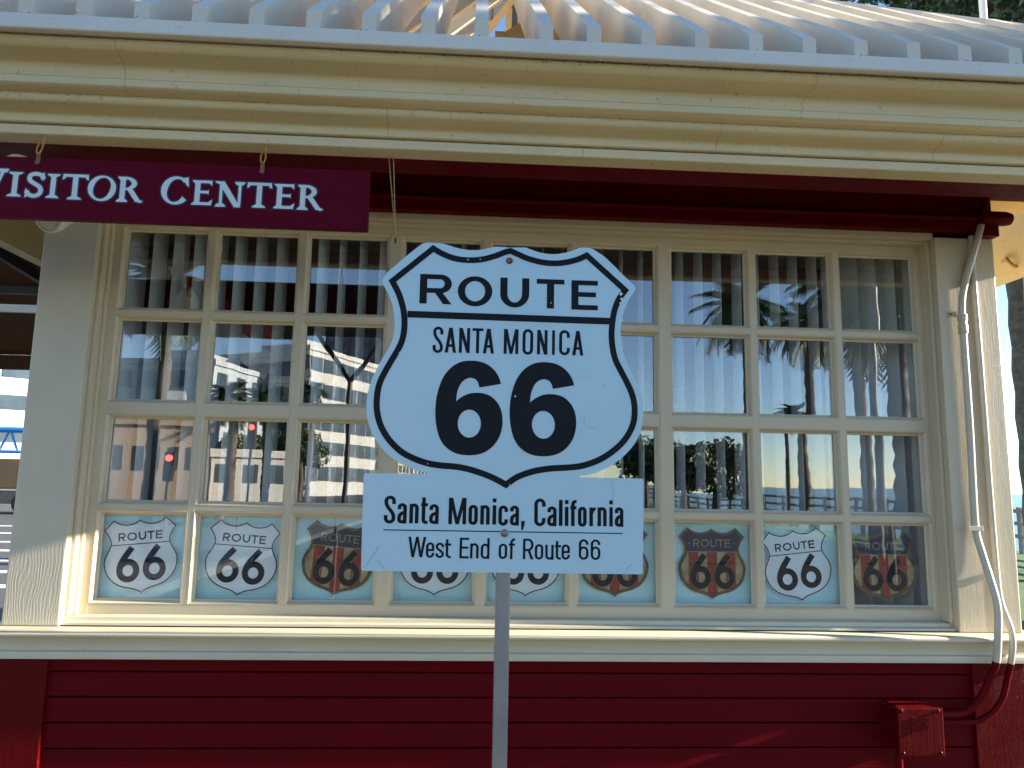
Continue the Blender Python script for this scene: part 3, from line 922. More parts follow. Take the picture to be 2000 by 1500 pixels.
MB().tube([(XR + 0.399, 0.30, 2.475), (XR + 0.385, 0.30, 2.48), (XR + 0.375, 0.31, 2.50), (XR + 0.385, 0.33, 2.52), (XR + 0.390, 0.36, 2.515)], 0.006, 8).build("eave_hook", 'beam', kiosk, smooth=60)
# dirt caught under the gutter lip and at the feet of the slats
gr = random.Random(9)
m = MB()
def fleck(c, ax, ay, w, h):
    n = 5
    m.add([Vector(c) + ax * (w * gr.uniform(.5, 1.1) * math.cos(2 * math.pi * i / n)) + ay * (h * gr.uniform(.5, 1.1) * math.sin(2 * math.pi * i / n)) for i in range(n)], [tuple(range(n))])
X_, Z_, Y_ = Vector((1, 0, 0)), Vector((0, 0, 1)), Vector((0, 1, 0))
for _ in range(420):
    x = gr.choice([gr.uniform(-1.7, 2.2), gr.gauss(0.25, 0.25), gr.gauss(1.2, 0.35)])
    fleck((x, YF - 0.6145 + gr.uniform(-.001, .0005), 2.6155 - abs(gr.gauss(0, .004))), X_, Z_, gr.uniform(.0008, .0035), gr.uniform(.0006, .0018))
for _ in range(260):
    x = gr.uniform(-1.7, 2.2)
    fleck((x, YF - 0.5175, 2.5240 - abs(gr.gauss(0, .003))), X_, Z_, gr.uniform(.0006, .0026), gr.uniform(.0005, .0012))
for x in RX:
    for _ in range(gr.randint(5, 14)):
        fleck((x + gr.uniform(-.018, .016), y_e - 0.0042, z_e + abs(gr.gauss(0, .0035))), X_, Z_, gr.uniform(.001, .004), gr.uniform(.0008, .0026))
for _ in range(60):
    fleck((gr.uniform(-1.6, 2.2), YF - 0.6421, gr.uniform(2.62, 2.645)), X_, Z_, gr.uniform(.0006, .0016), gr.uniform(.0005, .0012))
_d = m.build("trapped_dirt", 'grime', kiosk)
_d["kind"] = "stuff"
# timber inside the roof
MB().bar((-1.0, 0.6, 2.66), (0.34, 0.6, 3.62), 0.06, 0.16).build("roof_brace", 'beam', kiosk)
MB().bar((0.10, 0.62, 2.62), (0.10, 0.62, 3.55), 0.09, 0.09).build("roof_post", 'beam', kiosk)
MB().bar((-1.5, 0.62, 3.02), (1.7, 0.62, 3.02), 0.05, 0.12).build("roof_purlin", 'beam', kiosk)
MB().bar((-0.7, 1.4, 2.7), (0.6, 1.4, 3.4), 0.05, 0.15).build("roof_brace", 'tan', kiosk)
MB().box(-1.7, 2.0, 0.0, YB, 2.625, 2.64).build("roof_deck", 'tan', kiosk)

# the window: sash bars, glazing beads and panes
window = empty("window", (0.18, 0.0, 1.2), kiosk)
BD = 0.0135
yS = -0.028
def flat(name, x0, x1, z0, z1, y=yS):
    return MB().bev(x0, x1, y, 0.012, z0, z1, 0.0012).build(name, 'cream_v' if (z1 - z0) > (x1 - x0) else 'cream', window)
zt, zb = WZ1 + BD, GZ0 - BD
flat("stile", -1.1605, WX0 - BD, 1.190, 2.4225)
flat("stile", GX1 + BD, 1.5075, 1.190, 2.4225)
flat("rail", WX0 - BD, GX1 + BD, zt, 2.4225, yS + 0.0005)
flat("rail", WX0 - BD, GX1 + BD, 1.190, zb, yS + 0.0005)
for c in range(8):
    xa, xb = COLX[c] + PW + BD, COLX[c + 1] - BD
    flat("mullion" if c in (2, 5) else "muntin", xa, xb, zb, zt, yS - (0.0015 if c in (2, 5) else 0.0))
for r in range(3):
    za, zb2 = ROWZ[r + 1] + BD, ROWZ[r] - PH - BD
    for s_ in range(9):
        xa = COLX[s_] - BD
        xb = COLX[s_] + PW + BD
        flat("muntin", xa, xb, za, zb2, yS + 0.0004)
# one mitred glazing bead round every pane (ogee from the sash face down to the glass)
bprof = [(BD, yS), (BD - 0.0015, yS - 0.0005), (BD - 0.004, yS + 0.002), (BD - 0.0065, yS + 0.0075), (BD - 0.008, yS + 0.014), (BD - 0.0085, yS + 0.0165), (0.0025, yS + 0.0175), (0.0008, yS + 0.019), (0.0, -0.004)]
vs, fs = [], []
for d, y in bprof:
    vs += [(-d, y, d), (PW + d, y, d), (PW + d, y, -PH - d), (-d, y, -PH - d)]
for i in range(len(bprof) - 1):
    for k in range(4):
        a, b = i * 4 + k, i * 4 + (k + 1) % 4
        fs.append((a, b, b + 4, a + 4))
bead_mb = MB().add(vs, fs)
pane_mb = MB().box(-PW / 2 - 0.004, PW / 2 + 0.004, -0.0018, 0.0018, -PH / 2 - 0.004, PH / 2 + 0.004)
bead0 = pane0 = None
for r in range(4):
    for c in range(9):
        lx, lz = COLX[c], ROWZ[r]
        rot = (R(rng.uniform(-0.22, 0.22)), 0, R(rng.uniform(-0.22, 0.22)))
        pc = (lx + PW / 2, 0.0, lz - PH / 2)
        if bead0 is None:
            bead0 = bead_mb.build("glazing_bead", 'cream', window, loc=(lx, 0, lz), smooth=45)
            pane0 = pane_mb.build("pane", 'glass', window, loc=pc)
            pane0.rotation_euler = rot
        else:
            linked(bead0, "glazing_bead", window, (lx, 0, lz))
            linked(pane0, "pane", window, pc, rot)

# ------------------------------------------------------------------ vertical blind behind the glass
blind = empty("vertical_blind", (0.18, 0.10, 1.1))
tag(blind, "pale vertical blind with open vanes hanging inside behind the divided window", "blind")
MB().bev(-1.24, 1.60, 0.075, 0.125, 2.425, 2.465, 0.003).build("headrail", 'blindrail', blind)
vm = MB()
prof = [(-0.0445 + 0.089 * i / 6, 0.004 * (1 - ((i - 3) / 3) ** 2)) for i in range(7)]
vv, ff = [], []
for t in (0.0005, -0.0005):
    for z in (0.0, -1.36):
        vv += [(b + t, a, z) for a, b in prof]
for i in range(6):
    ff += [(i, i + 1, i + 8, i + 7), (i + 14, i + 21, i + 22, i + 15)]
ff += [(0, 7, 21, 14), (6, 20, 27, 13)]
vm.add(vv, ff)
vane0 = None
x = -1.205
k = 0
while x < 1.57:
    ang = R(rng.uniform(-3.5, 3.5) + (14 if x > 1.25 else (-9 if x < 0 else -1)))
    if vane0 is None:
        vane0 = vm.build("vane", 'blind', blind, loc=(x, 0.10, 2.425), smooth=50)
        vane0.rotation_euler = (0, 0, ang)
    else:
        linked(vane0, "vane", blind, (x, 0.10, 2.425), (R(rng.uniform(-.15, .15)), R(rng.uniform(-.2, .2)), ang))
    x += 0.0675 + rng.uniform(-0.003, 0.003)
    k += 1

# ------------------------------------------------------------------ the Route 66 sign (millimetres, x and z on the panel plane)
SIGN_OUT = [(76.0,2130.2),(43.3,2131.2),(32.9,2128.4),(9.8,2122.7),(-13.3,2120.7),(-36.6,2123.0),(-55.2,2127.6),(-69.2,2131.9),(-80.8,2134.3),(-97.0,2134.7),(-113.2,2134.6),(-122.3,2131.8),(-131.3,2125.5),(-151.3,2108.0),(-173.4,2086.9),(-195.4,2066.0),(-205.2,2053.8),(-209.3,2043.0),(-208.3,2037.1),(-201.7,2024.4),(-193.0,2008.2),(-185.5,1989.7),(-180.6,1968.9),(-178.2,1948.0),(-178.4,1924.8),(-183.2,1903.9),(-190.3,1887.5),(-200.8,1868.9),(-211.1,1848.0),(-220.2,1827.3),(-225.1,1811.3),(-229.3,1796.4),(-231.4,1779.5),(-232.2,1761.5),(-230.4,1741.3),(-225.5,1721.3),(-215.7,1699.3),(-201.5,1677.4),(-183.1,1657.8),(-160.4,1641.7),(-140.2,1631.1),(-115.7,1622.7),(-97.9,1618.7),(-82.3,1615.2),(-127.5,1615.5),(-226.2,1614.6),(-229.7,1613.3),(-231.2,1610.0),(-227.8,1415.4),(-226.4,1411.5),(-223.1,1409.9),(369.8,1409.1),(373.7,1410.4),(375.4,1414.1),(378.7,1609.1),(377.7,1612.8),(374.3,1614.2),(230.1,1614.8),(231.2,1616.3),(245.9,1618.4),(261.7,1622.0),(282.1,1629.1),(304.8,1640.7),(325.3,1654.5),(343.6,1671.8),(359.7,1691.3),(370.2,1711.9),(376.5,1734.8),(379.0,1757.7),(378.7,1782.9),(375.4,1803.6),(367.4,1821.9),(358.2,1840.2),(349.0,1860.8),(339.8,1880.4),(332.9,1900.1),(329.0,1923.4),(328.4,1944.6),(330.8,1965.9),(335.6,1987.4),(343.9,2009.1),(353.3,2026.2),(360.5,2037.2),(362.9,2044.5),(358.2,2052.7),(338.2,2071.3),(314.6,2094.6),(291.0,2116.8),(269.7,2130.6),(262.6,2134.5),(250.8,2136.0),(239.0,2136.0),(229.6,2133.2),(215.5,2126.9),(196.7,2121.4),(178.0,2118.3),(159.2,2118.6),(138.1,2122.1),(121.6,2127.6),(109.9,2131.3)]
SIGN_BORDER = [(76.1,2122.3),(63.4,2118.4),(44.9,2110.3),(21.9,2102.3),(-1.2,2097.8),(-24.3,2097.0),(-45.1,2099.1),(-63.7,2104.0),(-82.5,2112.2),(-98.7,2121.4),(-187.2,2042.6),(-171.7,2013.6),(-162.2,1985.8),(-157.8,1964.9),(-156.4,1941.7),(-157.9,1920.8),(-162.2,1902.2),(-170.0,1884.7),(-183.6,1859.1),(-197.0,1832.4),(-206.1,1809.5),(-209.6,1786.8),(-210.0,1762.0),(-206.4,1739.6),(-198.8,1717.4),(-185.8,1695.5),(-168.4,1675.8),(-147.9,1659.6),(-121.0,1646.9),(-94.1,1638.6),(-67.5,1634.7),(-38.6,1633.0),(-11.9,1629.1),(15.0,1621.9),(41.9,1612.4),(62.2,1602.9),(75.7,1595.6),(95.5,1610.1),(115.5,1619.3),(140.0,1626.9),(166.9,1631.8),(191.7,1634.1),(214.2,1635.6),(239.0,1639.0),(263.9,1646.6),(286.6,1657.1),(309.4,1672.2),(330.0,1690.7),(346.1,1712.5),(356.5,1736.6),(359.6,1761.8),(357.9,1784.7),(352.3,1805.3),(341.9,1828.1),(328.1,1854.4),(316.6,1877.4),(310.4,1904.1),(307.8,1932.2),(309.0,1955.8),(312.1,1979.6),(316.8,1998.7),(326.3,2020.5),(339.3,2038.9),(250.9,2117.8),(229.7,2107.3),(206.3,2100.4),(182.9,2096.7),(159.4,2096.8),(136.0,2100.3),(112.6,2106.7),(91.4,2115.6)]
SIGN_BAR = [(-150.9,1975.6),(305.1,1973.4),(302.7,1958.0),(-150.4,1960.5)]
SIX_OUT = [(60.6,1816.3),(56.4,1830.0),(48.2,1843.5),(36.6,1854.7),(22.8,1862.4),(6.8,1866.3),(-11.4,1866.8),(-29.4,1863.3),(-45.0,1854.8),(-58.2,1841.8),(-68.9,1824.4),(-76.1,1803.7),(-80.6,1780.9),(-82.1,1758.3),(-81.4,1738.0),(-77.8,1715.7),(-71.6,1695.7),(-62.2,1680.3),(-48.5,1668.3),(-32.7,1660.8),(-14.9,1657.9),(3.0,1658.2),(20.7,1661.9),(36.2,1670.0),(49.3,1682.6),(59.1,1698.5),(64.4,1716.5),(65.8,1734.6),(63.6,1752.6),(57.7,1768.4),(48.4,1780.6),(36.9,1789.5),(22.1,1794.3),(6.3,1795.5),(-9.5,1792.9),(-22.8,1786.9),(-32.7,1779.8),(-37.1,1775.2),(-36.4,1788.8),(-33.4,1802.5),(-27.0,1816.4),(-18.2,1824.6),(-8.1,1828.3),(2.1,1826.3),(9.1,1819.6),(13.2,1807.1)]
SIX_HOLE = [(18.3,1727.4),(17.8,1720.6),(16.1,1714.1),(13.2,1708.3),(9.3,1703.4),(4.6,1699.6),(-0.7,1697.3),(-6.3,1696.4),(-11.9,1697.0),(-17.3,1699.2),(-22.2,1702.7),(-26.3,1707.4),(-29.5,1713.1),(-31.5,1719.5),(-32.4,1726.3),(-31.9,1733.1),(-30.2,1739.6),(-27.4,1745.5),(-23.5,1750.5),(-18.8,1754.2),(-13.5,1756.6),(-7.9,1757.5),(-2.2,1756.9),(3.2,1754.7),(8.1,1751.2),(12.3,1746.4),(15.4,1740.7),(17.5,1734.2)]
T_ROUTE = [('R',-125.5,-54.2,1993.3,2061.3),('O',-40.7,37.0,1990.5,2060.0),('U',54.8,120.3,1990.7,2059.1),('T',137.0,200.3,1990.9,2058.7),('E',216.2,276.5,1990.1,2058.5)]
T_CITY = [('S',-92.5,-69.8,1882.1,1941.6),('A',-65.9,-40.5,1883.4,1940.1),('N',-34.6,-10.3,1883.8,1940.4),('T',-5.3,18.9,1883.9,1940.5),('A',18.7,43.6,1883.9,1940.3),('M',65.1,97.8,1884.4,1940.7),('O',107.0,130.9,1883.6,1941.8),('N',139.6,163.1,1884.9,1940.9),('I',173.3,179.7,1884.9,1941.0),('C',189.2,213.4,1884.7,1942.0),('A',218.8,244.0,1885.1,1941.2)]
T_LINE1 = [('S',-184.4,-159.9,1509.2,1568.1),('a',-155.9,-135.9,1509.6,1552.6),('n',-130.2,-110.5,1510.2,1552.3),('t',-105.8,-91.0,1509.5,1565.8),('a',-88.0,-67.4,1509.5,1551.7),('M',-46.6,-8.6,1509.7,1566.0),('o',-3.8,16.4,1508.8,1551.5),('n',21.8,42.0,1509.8,1551.2),('i',48.0,56.0,1510.1,1566.0),('c',60.7,81.6,1508.1,1551.2),('a',85.6,105.5,1508.8,1551.3),(',',110.2,118.0,1498.9,1519.1),('C',138.4,163.0,1508.2,1567.3),('a',166.6,187.0,1508.6,1550.9),('l',192.0,200.0,1509.7,1565.2),('i',205.0,212.9,1509.6,1565.1),('f',216.8,230.6,1509.5,1565.7),('o',233.6,252.8,1508.4,1551.2),('r',258.7,272.6,1509.6,1550.7),('n',276.5,296.6,1509.9,1551.0),('i',302.5,310.1,1509.8,1565.9),('a',314.3,333.4,1509.3,1551.3)]
T_LINE2 = [('W',-130.3,-92.5,1439.4,1482.3),('e',-92.3,-74.7,1438.6,1471.0),('s',-71.9,-53.9,1438.4,1470.6),('t',-52.4,-38.8,1438.6,1477.9),('E',-20.8,-0.8,1438.2,1481.6),('n',1.8,19.9,1438.4,1470.3),('d',24.4,43.3,1437.6,1481.4),('o',63.0,81.2,1438.0,1470.3),('f',84.4,98.1,1438.0,1481.5),('R',115.1,137.8,1437.9,1481.5),('o',140.7,159.0,1437.7,1470.2),('u',163.3,181.4,1437.6,1469.5),('t',183.9,197.3,1438.2,1477.5),('e',198.5,216.5,1438.1,1470.4),('6',236.0,256.9,1438.5,1481.9),('6',261.9,282.8,1438.3,1481.9)]
T_VISITOR = [('V',-1234.4,-1158.9,2272.4,2346.2),('I',-1158.5,-1123.5,2275.8,2339.1),('S',-1116.0,-1070.7,2275.1,2339.6),('I',-1065.5,-1034.3,2275.3,2337.7),('T',-1028.7,-965.4,2273.7,2338.9),('O',-966.1,-898.2,2272.1,2338.5),('R',-896.9,-834.1,2272.2,2337.6),('C',-789.3,-722.1,2270.3,2344.0),('E',-713.7,-662.7,2271.9,2336.1),('N',-657.4,-584.7,2269.3,2335.7),('T',-579.5,-518.0,2270.6,2336.1),('E',-512.3,-460.7,2270.4,2335.0),('R',-455.4,-391.9,2269.2,2334.9)]
mm = lambda pts: [(a / 1000.0, b / 1000.0) for a, b in pts]
SY = -0.740
def smooth_loop(pts, corner=55, n=3):
    """Catmull-Rom through the gentle points of a closed outline, keeping real corners"""
    k = len(pts)
    out = []
    def ang(i):
        a, b, c = Vector(pts[i - 1]), Vector(pts[i]), Vector(pts[(i + 1) % k])
        return math.degrees((b - a).angle(c - b, 0.0))
    sharp = [ang(i) > corner for i in range(k)]
    for i in range(k):
        p1, p2 = Vector(pts[i]), Vector(pts[(i + 1) % k])
        p0 = Vector(pts[i - 1]) if not sharp[i] else p1
        p3 = Vector(pts[(i + 2) % k]) if not sharp[(i + 1) % k] else p2
        ln = (p2 - p1).length
        m1 = (p2 - p0) * 0.5
        m2 = (p3 - p1) * 0.5
        if m1.length > ln: m1 *= ln / m1.length
        if m2.length > ln: m2 *= ln / m2.length
        for j in range(n):
            t = j / n
            q = p1 * (2 * t**3 - 3 * t * t + 1) + m1 * (t**3 - 2 * t * t + t) + p2 * (-2 * t**3 + 3 * t * t) + m2 * (t**3 - t * t)
            out.append((q.x, q.y))
    return out

route_sign = empty("route_sign", (0.075, SY + 0.02, 0.02))
tag(route_sign, "white metal Route 66 Santa Monica shield sign with lower plaque on a slim aluminium post", "road sign")
panel = MB().plate(smooth_loop(mm(SIGN_OUT), 50, 3), SY, SY + 0.0035).build("sign_panel", 'sign', route_sign)
MB().bev(0.0585, 0.0895, SY + 0.0045, SY + 0.0335, 0.02, 2.118, 0.003).build("post", 'alu', route_sign)
m = MB()
for q in ribbon(smooth_loop(mm(SIGN_BORDER), 40, 3), 0.0135, 0.0135, True):
    m.add([(a, SY - 0.0006, b) for a, b in q], [(0, 1, 2, 3)])
m.build("border_stripe", 'ink', panel)
m = MB(); letters(m, [('poly', mm(SIGN_BAR))], SY - 0.0008); m.build("divider_bar", 'ink', panel)
m = MB()
for i in range(2):
    off = (0.163 * i, 0.001 * i)
    loops = [[(a + off[0], b + off[1]) for a, b in smooth_loop(mm(SIX_OUT), 48, 3)], [(a + off[0], b + off[1]) for a, b in smooth_loop(mm(SIX_HOLE), 60, 2)]]
    fl = [p for l in loops for p in l]
    m.add([(a, SY - 0.0006, b) for a, b in fl], [tuple(t) for t in tessellate_polygon([[Vector((a, b, 0)) for a, b in l] for l in loops])])
m.build("route_number", 'ink', panel)
def words(data, gap):
    """split a row of measured letters into words at wide gaps"""
    out = [[data[0]]]
    for a, b in zip(data[:-1], data[1:]):
        if b[1] - a[2] > gap:
            out.append([])
        out[-1].append(b)
    return out
def line_of(data, wx, wy, name, gap=12.0):
    for w in words(data, gap):
        m = MB()
        for ch, a, b, c, d in w:
            letters(m, grotesque(ch, a / 1000, b / 1000, c / 1000, d / 1000, wx, wy), SY - 0.0005)
        m.build(name, 'ink', panel)
line_of(T_ROUTE, 0.0162, 0.0112, "lettering", 40)
line_of(T_CITY, 0.0068, 0.0062, "lettering")
line_of(T_LINE1, 0.0078, 0.0068, "lettering")
line_of(T_LINE2, 0.0052, 0.0046, "lettering")
MB().add([(-0.1843, SY - 0.0006, 1.4947), (0.3316, SY - 0.0006, 1.4942), (0.3316, SY - 0.0006, 1.4964), (-0.1843, SY - 0.0006, 1.4969)], [(0, 1, 2, 3)]).build("underline", 'ink', panel)
bolt = MB().lathe([(0.0086, 0.0), (0.0086, -0.0012), (0.0078, -0.0018), (0.0058, -0.002), (0.0056, -0.0045), (0.0042, -0.006), (0.0005, -0.0062)], (0, 0, 0), 'y', 20)
bolt.build("bolt", 'bolt', route_sign, loc=(0.0749, SY - 0.0004, 1.4927), smooth=35)
MB().lathe([(0.0078, 0.0), (0.0078, -0.001), (0.0062, -0.0016), (0.0055, 0.0008), (0.0048, -0.004), (0.0005, -0.0045)], (0, 0, 0), 'y', 20).build("bolt", 'rust_bolt', route_sign, loc=(0.0742, SY - 0.0004, 2.0987), smooth=35)

# wear on the sign: a crack, scratches and a peeled corner
M['scratch'] = plain("scratch_grime", (0.16, 0.18, 0.20), 0.7, var=0.4, vscale=200)
M['peel'] = plain("peeled_sheeting", (0.60, 0.66, 0.70), 0.5)
def scratch(pts, w, mat='scratch', y=SY - 0.0002):
    m = MB()
    for q in ribbon(mm(pts), w, w, False):
        m.add([(a, y, b) for a, b in q], [(0, 1, 2, 3)])
    return m.build("scratch", mat, panel)
scratch([(307, 1611), (309, 1600), (310.5, 1585), (310, 1566)], 0.0006)
scratch([(-217, 1421), (-208, 1437), (-197, 1452), (-193, 1462)], 0.0009)
scratch([(-178, 1413), (-186, 1424), (-196, 1434)], 0.0007)
scratch([(-222, 1416), (-219, 1418)], 0.0014)
scratch([(340, 1420), (348, 1427), (351, 1430)], 0.0011)
scratch([(262 + 16 * math.cos(R(a)), 1740 + 17 * math.sin(R(a))) for a in range(150, 330, 15)], 0.0006)
scratch([(118, 1680), (124, 1676), (129, 1672)], 0.0008)
scratch([(232, 1838), (244, 1836), (262, 1839)], 0.0004)
scratch([(225, 2075), (231, 2078), (236, 2081)], 0.0005)
scratch([(-52, 2021), (-42, 2024)], 0.0005)
scratch([(286, 1822), (292, 1818)], 0.0009)
for c0, k in (((329, 2030), 1.0), ((331, 2018), .8), ((328, 2008), .55), ((-20, 2098), .35), ((8, 2100), .3), ((-165, 1880), .4), ((-95, 1638), .3), ((84, 1596), .3), ((170, 2004), .35), ((93, 1790), .5)):
    g = random.Random(int(c0[0] * 7 + c0[1]))
    pts = [(c0[0] + k * g.uniform(2.2, 5.5) * math.cos(R(a)), c0[1] + k * g.uniform(2.2, 6.5) * math.sin(R(a))) for a in range(0, 360, 40)]
    m = MB(); letters(m, [('poly', mm(pts))], SY - 0.0010); m.build("paint_chip", 'peel', panel)

# ------------------------------------------------------------------ hanging VISITOR CENTER board
VY = -0.56
vis = empty("hanging_sign", (-1.0, VY + 0.01, 2.22))
tag(vis, "maroon hanging board reading VISITOR CENTER in pale serif letters under the eaves", "sign")
board = MB().bev(-1.95, -0.2765, VY, VY + 0.020, 2.2225, 2.3795, 0.0015).build("board", 'board', vis)
for w in words(T_VISITOR, 30.0):
    a_, b_ = MB(), MB()
    for ch, x0, x1, y0, y1 in w:
        pr = roman(ch, x0 / 1000, x1 / 1000, y0 / 1000, y1 / 1000)
        letters(a_, pr, VY - 0.0005, 0.0033, 0.000008)
        letters(b_, pr, VY - 0.0012, 0.0, 0.00001)
    a_.build("letter_outline", 'navy', board)
    b_.build("lettering", 'letter', board)
for hx in (-1.0925, -0.5455):
    MB().bev(hx - 0.005, hx + 0.005, VY - 0.002, VY - 0.0003, 2.362, 2.390, 0.0006).build("hanger_strap", 'rust_bolt', vis)
    MB().tube([(hx + 0.006 * math.cos(t), VY + 0.004 * math.sin(t * 1.0), 2.404 + 0.017 * math.sin(t)) for t in [2 * math.pi * i / 16 for i in range(17)]], 0.0022, 8).build("hook", 'brass', vis, smooth=60)
    MB().tube([(hx, VY + 0.012, 2.418), (hx + 0.002, VY + 0.014, 2.4462)], 0.0032, 8).build("screw_eye", 'brass', vis, smooth=60)
    MB().lathe([(0.006, 0), (0.006, -0.0015), (0.003, -0.003), (0.0003, -0.0032)], (hx, VY - 0.002, 2.366), 'y', 12).build("screw", 'rust_bolt', vis, smooth=40)

# ------------------------------------------------------------------ pull chain
MBc = MB()
def bead(c, r):
    bm = bmesh.new()
    bmesh.ops.create_icosphere(bm, subdivisions=1, radius=r)
    bm.verts.index_update()
    MBc.add([(Vector(c) + v.co)[:] for v in bm.verts], [[v.index for v in f.verts] for f in bm.faces])
    bm.free()
for xa in (-0.2385, -0.2265):
    for i in range(46):
        t = i / 45
        bead((xa + (-0.2125 - xa) * t, -0.50, 2.446 - 0.221 * t), 0.0021)
chain = MBc.build("pull_chain", 'chain', None, smooth=60, at=(-0.2125, -0.50, 2.22))
tag(chain, "doubled brass bead chain dangling below the cornice right of the hanging board", "chain")
MB().bev(-0.2150, -0.2100, -0.502, -0.498, 2.212, 2.226, 0.0008).build("chain_clasp", 'black', chain)

# ------------------------------------------------------------------ flood lamp half hidden by the hanging board
lamp = empty("flood_lamp", (-1.115, -0.44, 2.25))
tag(lamp, "round white flood lamp peeping out below the hanging maroon board", "lamp")
head = MB().lathe([(0.012, 0.085), (0.020, 0.075), (0.028, 0.045), (0.042, 0.012), (0.0445, 0.0), (0.0445, -0.008), (0.040, -0.010), (0.038, -0.006), (0.001, -0.004)], (0, 0, 0), 'y', 32).build("lamp_housing", 'lamp_white', lamp, loc=(-1.113, -0.455, 2.268), smooth=35)
head.rotation_euler = (R(24), 0, R(-18))
lens = MB().lathe([(0.033, -0.0062), (0.033, -0.0085), (0.02, -0.0115), (0.001, -0.0125)], (0, 0, 0), 'y', 28).build("lamp_lens", 'lamp_glass', lamp, loc=(-1.113, -0.455, 2.268), smooth=50)
lens.rotation_euler = (R(24), 0, R(-18))
MB().tube([(-1.10, -0.39, 2.31), (-1.10, -0.34, 2.36), (-1.10, -0.30, 2.60)], 0.009, 10).build("lamp_arm", 'lamp_white', lamp, smooth=50)
head2 = MB().lathe([(0.012, 0.085), (0.020, 0.075), (0.028, 0.045), (0.042, 0.012), (0.0445, 0.0), (0.040, -0.010), (0.001, -0.004)], (0, 0, 0), 'y', 32).build("lamp_housing", 'lamp_white', lamp, loc=(-1.205, -0.44, 2.400), smooth=35)
head2.rotation_euler = (R(-30), R(20), R(40))

# ------------------------------------------------------------------ shield placards in the bottom row of panes
def flag_material():
    m = bpy.data.materials.new("striped_tin_print")
    nt, N, L, bs = nodes_of(m)
    tc = N.new("ShaderNodeTexCoord")
    sep = N.new("ShaderNodeSeparateXYZ"); L.new(tc.outputs["Object"], sep.inputs[0])
    mu = N.new("ShaderNodeMath"); mu.operation = 'MULTIPLY_ADD'; mu.inputs[1].default_value = 1 / 0.0605; mu.inputs[2].default_value = 20.27
    L.new(sep.outputs[0], mu.inputs[0])
    fr = N.new("ShaderNodeMath"); fr.operation = 'FRACT'; L.new(mu.outputs[0], fr.inputs[0])
    st = N.new("ShaderNodeMath"); st.operation = 'GREATER_THAN'; st.inputs[1].default_value = 0.54; L.new(fr.outputs[0], st.inputs[0])
    v = world_coord(nt)
    red = ramp(nt, noise(nt, v, 45, 6, 0.7), [(0.3, (0.22, 0.018, 0.010)), (0.7, (0.46, 0.045, 0.022))])
    buff = ramp(nt, noise(nt, v, 38, 6, 0.7), [(0.3, (0.30, 0.21, 0.09)), (0.7, (0.62, 0.50, 0.28))])
    c = mixc(nt, st.outputs[0], red, buff)
    grime = ramp(nt, noise(nt, v, 20, 7, 0.75), [(0.50, 0.0), (0.72, 0.75)])
    L.new(mixc(nt, grime, c, (0.07, 0.035, 0.018)), bs.inputs["Base Color"])
    bs.inputs["Roughness"].default_value = 0.45
    return m
M['flag'] = flag_material()
M['bronze'] = plain("aged_bronze_rim", (0.24, 0.165, 0.08), 0.5, 0.35, var=0.5, vscale=60)
M['tin_navy'] = plain("navy_tin_print", (0.018, 0.030, 0.070), 0.45, var=0.45, vscale=50)
M['tin_gold'] = plain("gold_tin_line", (0.36, 0.28, 0.14), 0.5, 0.2, var=0.3, vscale=60)
M['sticker_white'] = plain("white_sticker", (0.80, 0.88, 0.92), 0.45, var=0.04)
SW, SH = 0.218, 0.222
def shield_half():
    p = bez((0, .985), (.08, .915), (.25, .895), (.36, 1.0), 8) + [(.49, .872)]
    p += bez((.49, .872), (.425, .80), (.398, .73), (.402, .68), 5)[1:] + bez((.402, .68), (.415, .58), (.505, .53), (.50, .41), 7)[1:]
    p += bez((.50, .41), (.485, .20), (.33, .105), (.19, .078), 8)[1:] + bez((.19, .078), (.10, .06), (.04, .035), (0, 0), 4)[1:]
    return p
_h = shield_half()
SHIELD = [(x * SW, (y - 0.5) * SH) for x, y in _h] + [(-x * SW, (y - 0.5) * SH) for x, y in reversed(_h[1:-1])]
def shrink(pts, d):
    return grow_poly(pts, -d)
def clip_above(pts, zc):
    out = []
    n = len(pts)
    for i in range(n):
        a, b = pts[i], pts[(i + 1) % n]
        if a[1] >= zc: out.append(a)
        if (a[1] >= zc) != (b[1] >= zc):
            t = (zc - a[1]) / (b[1] - a[1])
            out.append((a[0] + (b[0] - a[0]) * t, zc))
    return out
def hw_six(x, z, w, h, t, grow=0.0):
    ring = [(x + w / 2 + (w / 2 - t / 2) * math.cos(2 * math.pi * i / 28), z + 0.335 * h + (0.335 * h - t / 2) * math.sin(2 * math.pi * i / 28)) for i in range(28)]
    stem = bez((x + w * 0.70, z + h * 0.985), (x + w * 0.40, z + h * 0.74), (x + t * 0.50, z + h * 0.56), (x + t / 2, z + 0.335 * h), 12)
    return [('rib', ring, t, t, True), ('rib', stem, t, t, False)]
ROUTE_SPEC = [('R', 0.0, .16), ('O', .20, .42), ('U', .46, .63), ('T', .655, .82), ('E', .85, 1.0)]
def route_word(x0, x1, z0, z1, t):
    out = []
    for ch, a, b in ROUTE_SPEC:
        out += grotesque(ch, x0 + (x1 - x0) * a, x0 + (x1 - x0) * b, z0, z1, t, t)
    return out
zb_ = 0.155 * SH
